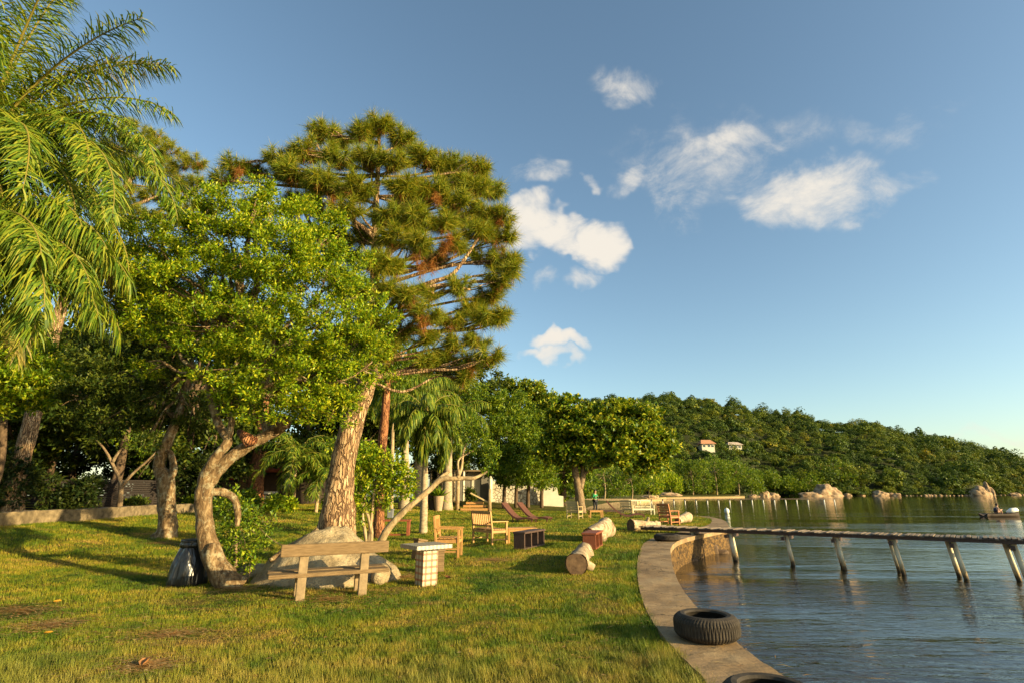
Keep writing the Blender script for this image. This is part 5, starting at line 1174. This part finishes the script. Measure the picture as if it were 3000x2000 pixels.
# ------------------------------------------------------------------ far shore
def strip_obj(name, us, Ys, Yback, z0, z1, mat):
    V = []; 
    for u, Y, Yb in zip(us, Ys, Yback):
        a = at(u, 1440, Y); b = at(u, 1440, Yb); V += [(a[0], a[1], WATER-.6), (a[0], a[1]+.3, z0), (b[0], b[1], z1)]
    mb = MB(); mb.add(V, [(k*3+j, k*3+j+1, k*3+4+j, k*3+3+j) for k in range(len(us)-1) for j in range(2)])
    return mb.build(name, mat, None, False)
us = [1600, 1700, 1780, 1860, 1900, 1950, 2020, 2100, 2180]; Ysh = [100, 104, 108, 112, 150, 180, 200, 215, 235]
tag(strip_obj('far_bank', us, Ysh, [170, 170, 170, 180, 260, 280, 290, 300, 310], WATER+.5, .6, M['soil']), kind='structure')
sand = plain_mat('sand', (.50, .33, .14), .9, .2, .2, .4)
V = []
for u, Y in zip(us[3:], Ysh[3:]): a = at(u, 1440, Y-2.5); b = at(u, 1440, Y+2); V += [(a[0], a[1], WATER-.05), (b[0], b[1], WATER+.62)]
mb = MB(); mb.add(V, [(k*2, k*2+1, k*2+3, k*2+2) for k in range(len(V)//2-1)]); tag(mb.build('beach', sand), kind='structure')
# low bank wall left
a = at(1600, 1440, 99); b = at(1862, 1440, 108)
mb = MB(); mb.beam((a[0], a[1], WATER+.55), (b[0], b[1], WATER+.5), .5, 1.1); tag(mb.build('bank_wall', M['kerb']), 'low pale wall along the far bank behind the standing man', 'wall')
# far jetty
t = thing('far_jetty', 'long low jetty on thin white posts far out in front of the opposite shore', 'jetty', (*at(1850, 1440, 124)[:2], WATER))
a = at(1725, 1440, 118); b = at(2455, 1440, 122)
mb = MB(); mb.beam((a[0], a[1], WATER+.82), (b[0], b[1], WATER+.82), .9, .12); mb.build('deck', M['wood_dark'], t)
for k in range(21):
    u = 1776+32.6*k if k < 19 else 2410+ (k-19)*30; p = at(u, 1440, 119+3*(u-1725)/730-.2)
    mb = MB(); mb.tube([(p[0], p[1], WATER-.4), (p[0], p[1], WATER+.76)], [.13, .13], 8); mb.build('post', M['white_paint'], t, True)
# hill
hu = np.array([1600, 1680, 1740, 1800, 1850, 1900, 1975, 2030, 2070, 2110, 2150, 2200, 2260, 2330, 2400, 2450, 2500, 2600, 2650, 2700, 2750, 2830, 2900, 2960, 3040, 3200, 3500, 3900])
hv = np.array([1240, 1215, 1200, 1190, 1192, 1190, 1180, 1188, 1186, 1190, 1212, 1208, 1222, 1222, 1236, 1250, 1254, 1254, 1268, 1284, 1288, 1304, 1314, 1330, 1360, 1385, 1400, 1425])
def shoreY(u): return np.interp(u, [1600, 1900, 2180, 2240, 2500, 2700, 2860, 2900, 3100, 3900], [230, 262, 290, 335, 330, 345, 350, 400, 430, 600])
def ridgeY(u): return np.interp(u, [1600, 2200, 3000, 3900], [560, 590, 600, 800])
TR = 6.5
def hill_pt(u, s):
    Ys_ = shoreY(u); Yr = ridgeY(u); Y = Ys_+(Yr-Ys_)*s; vr = np.interp(u, hu, hv)
    zr = EYE+(((1000-vr)/F*cp+sp)/(-(1000-vr)/F*sp+cp))*Yr-TR
    z = (WATER-.3)+(zr-WATER)*(np.sin(np.clip(s, 0, 1)*math.pi/2)**1.08)
    z = z+2.0*np.sin(u*.031+s*5)*np.sin(s*3.1)
    x = (u-1500)/F*Y/ (cp+ (HORIZ-1000)/F*sp)
    return np.stack([x, Y, np.where(s > 1, z-(s-1)*80, z)], -1)
U, S = np.meshgrid(np.linspace(1600, 3900, 140), np.linspace(0, 1.25, 34)); G = hill_pt(U.ravel(), S.ravel())
i, j = np.meshgrid(np.arange(139), np.arange(33)); q = np.stack([j*140+i, j*140+i+1, (j+1)*140+i+1, (j+1)*140+i], -1).reshape(-1, 4)
M['hill'] = plain_mat('hill_earth', (.03, .035, .012), .95, .1, .4, .05)
tag(np_obj('hill', G, 4, M['hill'], None, True, q), kind='structure')
def find_s(u, v, lift):
    for s_ in np.linspace(.02, 1, 300):
        p = hill_pt(np.array([u]), np.array([s_]))[0]
        e_ = (p[2]+lift-EYE)/p[1]
        if 1000-F*(e_*cp-sp)/(cp+e_*sp) < v: return s_, p
    return s_, p
HS = [(2075, 1297), (2155, 1302)]
HP = [find_s(u_, v_, 7) for u_, v_ in HS]
def crown_template(n, seed, ls=.13, tall=1.0, kind=0):
    rg = np.random.default_rng(seed); L = []
    for k in range(9): 
        d = unit(rg.normal(size=3)); d[2] = abs(d[2]); L.append((*(d*np.array([.5, .5, .42*tall])), rg.uniform(.3, .5)))
    L.append((0, 0, 0, .6)); L = np.array(L); k = rg.choice(len(L), n, p=(L[:, 3]**2)/np.sum(L[:, 3]**2))
    d = unit(rg.normal(size=(n, 3))); d[:, 2] = np.where(d[:, 2] < -.3, -d[:, 2], d[:, 2])
    c = L[k, :3]+d*L[k, 3:4]*rg.uniform(.85, 1.1, (n, 1))*np.array([1, 1, .8*tall])
    nr = unit(d+rg.normal(size=(n, 3))*.55); a = unit(np.cross(nr, rg.normal(size=(n, 3)))); b = np.cross(nr, a); s = ls*rg.uniform(.6, 1.3, (n, 1))
    return np.stack([c-a*s, c-b*s*.6, c+a*s, c+b*s*.6], 1)
def make_forest():
    tm = [crown_template(400, k+50, (.09, .075, .11)[k % 3], (1, .65, 1.7, .8, 1.25, .5, 2.0, 1)[k]) for k in range(8)]
    out = []; at_ = []; tot = 0
    uu, ss = [], []
    for row in range(44):
        s_ = (0, .008, .016, .026, .036, .047, .058, .07)[row] if row < 8 else .07+.93*((row-7)/36); du_ = 19-4*s_
        for c_ in np.arange(1590, 3330, du_): uu.append(c_+rng.uniform(-.6, .6)*du_); ss.append(max(0, s_+rng.uniform(-.012, .012)))
    u = np.array(uu); s = np.array(ss); N = len(u)
    # a clearing for the houses
    for k in range(N):
        if any(abs(u[k]-h_[0]) < 26 and q_[0]-.022 < s[k] < q_[0]+.03 for h_, q_ in zip(HS, HP)): continue
        p = hill_pt(np.array([u[k]]), np.array([s[k]]))[0]
        r = rng.uniform(2.0, 5.6)*(1.7 if rng.random() < .1 else 1)*(1.0 if s[k] > .03 else .7); T = tm[rng.integers(0, 8)]; a = rng.uniform(0, 6.28); ca, sa = math.cos(a), math.sin(a)
        Rm = np.array([[ca, sa, 0], [-sa, ca, 0], [0, 0, 1]])*r
        sub = T if s[k] < .6 or True else T
        V = sub.reshape(-1, 3)@Rm+p+np.array([0, 0, (3.0+r*.3)*(1 if s[k] > .03 else .3)+rng.uniform(-2.5, 2.5)*(s[k] > .03)])
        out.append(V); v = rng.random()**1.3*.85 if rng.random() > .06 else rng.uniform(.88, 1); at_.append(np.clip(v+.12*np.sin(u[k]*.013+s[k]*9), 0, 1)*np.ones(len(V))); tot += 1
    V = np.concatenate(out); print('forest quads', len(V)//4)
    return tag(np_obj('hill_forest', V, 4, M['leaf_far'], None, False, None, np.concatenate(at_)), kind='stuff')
make_forest()
# distinct trees on the shore in front of the hill
def shore_tree(u, Y, vt, w, label, leaf='leaf_mid', seed=0, z=None, Ls=.8):
    p = at(u, 1440, Y); zt = at(u, vt, Y)[2]; b = np.array([p[0], Y, WATER+.5 if z is None else z]); H = zt-b[2]; s = pxm(Y, u, 1400); W_ = w*s; rg = np.random.default_rng(seed); L = []
    for k in range(12):
        a = rg.uniform(0, 6.28); h = rg.uniform(.22, .82); rad = math.sqrt(max(.1, 1-((h-.5)/.55)**2))*W_*.36; L.append((b[0]+math.cos(a)*rad, b[1]+math.sin(a)*rad, b[2]+H*h, W_*rg.uniform(.16, .25), .8))
    L.append((b[0], b[1], b[2]+H*.84, W_*.2, .8))
    tree('shore_tree', label, 'tree', b, [([b, b+np.array([.3, 0, H*.3]), b+np.array([0, 0, H*.6])], [H*.02, H*.014, H*.008])], L, M[leaf], M['bark_pale'], 900, 6, Ls, Ls*.5, 'trees on the far shore', gap=.1, limb_r=H*.006, twig=Ls*.8, gs=.15, n=7, seed=seed)
for k, a in enumerate([(1770, 118, 1345, 130, 'round bush-like tree behind the standing man', 'leaf_mid', .42), (1850, 122, 1360, 120, 'olive bushy tree behind the cream bench', 'leaf_mid', .42), (1900, 135, 1330, 100, 'yellow-green tree at the near end of the beach', 'leaf_bright', .5), (1680, 110, 1350, 120, 'dense green tree behind the bare forked trunk', 'leaf_mid', .4),
        (1965, 235, 1380, 62, 'small rounded bright tree standing on the beach', 'leaf_bright', .7), (1930, 250, 1330, 90, 'tall tree behind the yellow-green one on the beach', 'leaf_mid', .8), (2030, 255, 1345, 110, 'broad tree with pale trunk above the middle of the beach', 'leaf_mid', .85), (2100, 262, 1330, 110, 'dense dark tree above the far half of the beach', 'leaf_mid', .85), (2165, 270, 1340, 100, 'large tree at the far end of the beach', 'leaf_mid', .85),
        (2200, 285, 1370, 70, 'shorter tree above the rocks at the end of the beach', 'leaf_mid', .85), (2320, 338, 1395, 90, 'low bright tree left of the great rock slab', 'leaf_mid', 1.0), (2380, 340, 1385, 90, 'leafy tree on top of the great rock slab', 'leaf_mid', 1.0), (2455, 352, 1340, 110, 'tall rounded tree right of the great rock slab', 'leaf_mid', 1.0), (2270, 335, 1375, 70, 'small tree over the shore rocks', 'leaf_mid', .9)]):
    shore_tree(a[0], a[1], a[2], a[3], a[4], a[5], k+70, None, a[6])
# palms on the hill
for k, (u, Y, vb, vt, lab) in enumerate(((2277, 400, 1370, 1330, 'pale-green palm rising above the trees on the hill'), (2125, 480, 1290, 1265, 'palm beside the hill houses'), (2310, 370, 1410, 1385, 'lower palm on the slope above the rock slab'))):
    b = at(u, vb+20, Y); tp = at(u, vt, Y); palm('hill_palm', lab, b, tp, .45, .3, rf(14, 60+k, -40, 70, 120), 5.5, 'palms on the hill', 2.2, .35, 22, 1.2, 'bark_pale', 1, seed=60+k, seg=2)
# houses on the hill
for k, (u0, u1, v0, v1, lab, mt) in enumerate(((2052, 2098, 1280, 1300, 'white hill house with an orange-tiled roof among the trees', 'roof_red'), (2132, 2178, 1287, 1303, 'hill house with a pale grey-pink roof, right of the orange-roofed one', 'roof_pale'))):
    Y = HP[k][1][1]; a = at(u0, v1, Y); b = at(u1, v1, Y); zt = at(u0, v0, Y)[2]; t = thing('hill_house', lab, 'house', ((a[0]+b[0])/2, Y, a[2]-6), 0, 'houses on the hill')
    w = b[0]-a[0]; cx = (a[0]+b[0])/2
    mb = MB(); mb.box((cx, Y+4, a[2]-3.6), (w*.8, 7, 8)); mb.build('wall', M['plaster'], t)
    ze = a[2]+.3
    mb = MB(); mb.add([(cx-w/2, Y-1, ze), (cx+w/2, Y-1, ze), (cx+w/2, Y+9, ze), (cx-w/2, Y+9, ze), (cx-w*.3, Y+4, zt-1.2), (cx+w*.3, Y+4, zt-1.2)], [(0, 1, 5, 4), (1, 2, 5), (2, 3, 4, 5), (3, 0, 4), (3, 2, 1, 0)]); mb.build('roof', M['roof_pale'] if k else plain_mat('orange_tiles', (.5, .24, .12), .8, .2, .2, .5), t)
    for q in (-.25, .05, .28): mb = MB(); mb.box((cx+w*q, Y+.48, a[2]-1.1), (1.6, .06, 1.2)); mb.build('window', M['glass'], t)
# shore rocks
for k, (u, v, Y, r, lab) in enumerate(((2420, 1452, 322, (9.5, 9, 10.0), 'great pale sloping rock slab on the far shore'), (2375, 1452, 318, (8, 6, 4.0), 'lower pale ledge left of the great rock slab'), (2577, 1448, 330, (5.5, 5, 4.8), 'big rounded grey boulder on the far shore'), (2617, 1449, 330, (5, 4, 3.3), 'rounded pale boulder right beside the big grey one'), (2520, 1449, 332, (3, 3, 2.8), 'small pale rock left of the big rounded boulder'), (2480, 1449, 330, (3, 3, 2.5), 'narrow rock just right of the great slab'),
        (2866, 1446, 346, (7.5, 6, 8.5), 'pale cliff-like rock face at the right of the shore'), (2894, 1446, 352, (3.2, 4, 12), 'tall narrow pale rock among trees beside the cliff-like rock'), (2970, 1444, 395, (5, 4, 3), 'orange rock at the far right shore'), (2262, 1452, 285, (4.2, 4, 3.2), 'rounded ochre boulder by the water at the end of the beach'), (2240, 1452, 283, (3.5, 3, 4.2), 'taller rock left of the ochre boulder'), (2205, 1452, 275, (3.5, 3, 1.8), 'low flat rock at the end of the beach'),
        (1965, 1450, 215, (4.5, 3, 2.0), 'pale rock lying on the grass of the beach'), (1948, 1448, 222, (3, 3, 2.2), 'dark grey rock behind the pale one on the beach'), (1905, 1448, 160, (3.0, 1.5, 1.0), 'flat pale rock at the near end of the beach'), (2150, 1451, 246, (3.5, 3, 1.4), 'low rock at the far half of the beach'))):
    p = at(u, 1440, Y); z = WATER if k not in (12, 13, 14) else WATER+.9
    r = (r[0]*.85, r[1]*.7, r[2]*.62)
    rock('shore_rock', lab, (p[0], Y, z), r, M['rock_far'], k*3, 'rocks along the far shore', 'rock', 4, amp=.34, flat=lambda V: V*(1-.16*(np.abs(np.sin(V[:, :1]*3.3+V[:, 2:]*2.1+k)) < .16)))
for k in range(34):
    u = 2640+k*11+rng.uniform(-4, 4); Y = float(shoreY(u))-3; p = at(u, 1440, Y); r = rng.uniform(.25, 1.1)
    rock('shore_stone', 'small pale stone in the line of stones at the water below the hill forest', (p[0], Y, WATER), (r*1.3, r, r), M['rock_far'], k, 'small stones along the far waterline', 'rock', 1, amp=.2)

# ------------------------------------------------------------------ world, sun
SUN_EL, SUN_DIR = R(14), np.array([.89, -.46])
w = bpy.data.worlds.new('World'); sc.world = w; w.use_nodes = True; nt = w.node_tree; nt.nodes.clear()
def N(ty, **k):
    o = nt.nodes.new(ty)
    for a, b in k.items(): setattr(o, a, b)
    return o
out = N('ShaderNodeOutputWorld'); bg = N('ShaderNodeBackground'); sky = N('ShaderNodeTexSky', sky_type='NISHITA', sun_disc=False)
az = math.atan2(SUN_DIR[0], SUN_DIR[1])
sky.sun_elevation = SUN_EL; sky.sun_rotation = az; sky.air_density = 1.0; sky.dust_density = 1.0; sky.ozone_density = 1.4; sky.altitude = 0
STR = .108
bg.inputs['Strength'].default_value = STR
tint = N('ShaderNodeMix', data_type='RGBA', blend_type='MULTIPLY'); tint.inputs[0].default_value = 1; nt.links.new(sky.outputs[0], tint.inputs[6]); tint.inputs[7].default_value = (1.0, 1.06, 1.0, 1)
tc = N('ShaderNodeTexCoord')
nz = N('ShaderNodeTexNoise'); nz.inputs['Scale'].default_value = 9; nz.inputs['Detail'].default_value = 9; nz.inputs['Roughness'].default_value = .68; nz.inputs['Distortion'].default_value = .4
mpn = N('ShaderNodeMapping'); mpn.inputs['Scale'].default_value = (1, 1, 1.6); nt.links.new(tc.outputs['Generated'], mpn.inputs[0]); nt.links.new(mpn.outputs[0], nz.inputs['Vector'])
def MA(op, a, b=None, clamp=False, c=None):
    o = N('ShaderNodeMath', operation=op, use_clamp=clamp)
    for i, x in enumerate((a, b, c)):
        if x is None: continue
        if isinstance(x, bpy.types.NodeSocket): nt.links.new(x, o.inputs[i])
        else: o.inputs[i].default_value = x
    return o.outputs[0]
wn = N('ShaderNodeTexNoise'); wn.inputs['Scale'].default_value = 14; wn.inputs['Detail'].default_value = 3; nt.links.new(tc.outputs['Generated'], wn.inputs['Vector'])
wv = N('ShaderNodeVectorMath', operation='SUBTRACT'); nt.links.new(wn.outputs['Color'], wv.inputs[0]); wv.inputs[1].default_value = (.5, .5, .5)
ws = N('ShaderNodeVectorMath', operation='SCALE'); nt.links.new(wv.outputs[0], ws.inputs[0]); ws.inputs['Scale'].default_value = .12
wd = N('ShaderNodeVectorMath', operation='ADD'); nt.links.new(tc.outputs['Generated'], wd.inputs[0]); nt.links.new(ws.outputs[0], wd.inputs[1])
clouds = [(1535, 640, 120, 90, 1.2), (1630, 690, 160, 82, 1.15), (1745, 715, 110, 88, 1.2), (1850, 245, 150, 75, .45), (2130, 415, 190, 65, .62), (2350, 580, 210, 105, .8), (2480, 520, 170, 60, .55), (2560, 495, 110, 40, .4), (1880, 525, 100, 55, .5), (1985, 580, 110, 130, .42), (1740, 520, 45, 25, .45), (1570, 490, 120, 50, .42),
          (1640, 1000, 120, 42, .95), (1610, 1048, 120, 30, .8), (1700, 805, 85, 42, .5), (1580, 830, 45, 45, .4), (2580, 385, 140, 55, .32), (2210, 400, 240, 80, .32), (2950, 1262, 150, 22, .4), (1640, 985, 40, 35, .9), (2060, 480, 300, 160, .38)]
acc = None
for (u, v, a, b, s) in clouds:
    d = unit(ray(u, v)); rt = unit(ray(u+10, v)-ray(u-10, v)); up = np.cross(rt, d); k = np.linalg.norm(ray(u, v))*F
    x = N('ShaderNodeVectorMath', operation='DOT_PRODUCT'); nt.links.new(wd.outputs[0], x.inputs[0]); x.inputs[1].default_value = tuple(rt*k/a)
    y = N('ShaderNodeVectorMath', operation='DOT_PRODUCT'); nt.links.new(wd.outputs[0], y.inputs[0]); y.inputs[1].default_value = tuple(up*k/b)
    x0 = float(d@rt)*k/a; y0 = float(d@up)*k/b
    xx = MA('SUBTRACT', x.outputs['Value'], x0); yy = MA('SUBTRACT', y.outputs['Value'], y0)
    r2 = MA('ADD', MA('MULTIPLY', xx, xx), MA('MULTIPLY', yy, yy))
    m_ = MA('MULTIPLY', MA('SUBTRACT', 1.0, r2, True), s)
    acc = m_ if acc is None else MA('MAXIMUM', acc, m_)
dens = MA('ADD', acc, MA('MULTIPLY', MA('SUBTRACT', nz.outputs['Fac'], .5), 2.0))
mr = N('ShaderNodeMapRange', interpolation_type='SMOOTHSTEP'); nt.links.new(dens, mr.inputs[0]); mr.inputs[1].default_value = .0; mr.inputs[2].default_value = 1.1
gate = N('ShaderNodeMapRange', interpolation_type='SMOOTHSTEP'); nt.links.new(acc, gate.inputs[0]); gate.inputs[1].default_value = 0; gate.inputs[2].default_value = .4
cf = MA('MULTIPLY', mr.outputs[0], gate.outputs[0])
bg2 = N('ShaderNodeBackground'); bg2.inputs['Color'].default_value = (1.0, .93, .82, 1); CL = .43; bg2.inputs['Strength'].default_value = CL
ms = N('ShaderNodeMixShader'); nt.links.new(tint.outputs[2], bg.inputs['Color']); nt.links.new(cf, ms.inputs[0]); nt.links.new(bg.outputs[0], ms.inputs[1]); nt.links.new(bg2.outputs[0], ms.inputs[2]); nt.links.new(ms.outputs[0], out.inputs[0])
sl = bpy.data.lights.new('sun', 'SUN'); sl.energy = 5.0; sl.angle = R(.5); sl.color = (1, .80, .43)
so = bpy.data.objects.new('sun', sl); COL.objects.link(so)
sd = Vector((SUN_DIR[0]*math.cos(SUN_EL), SUN_DIR[1]*math.cos(SUN_EL), math.sin(SUN_EL))); so.rotation_euler = sd.to_track_quat('Z', 'Y').to_euler(); so.location = (20, -10, 20)
sc.view_settings.view_transform = 'Standard'; sc.view_settings.look = 'None'; sc.view_settings.exposure = 1.1; sc.view_settings.gamma = 1
sc.cycles.max_bounces = 6; sc.cycles.transparent_max_bounces = 4
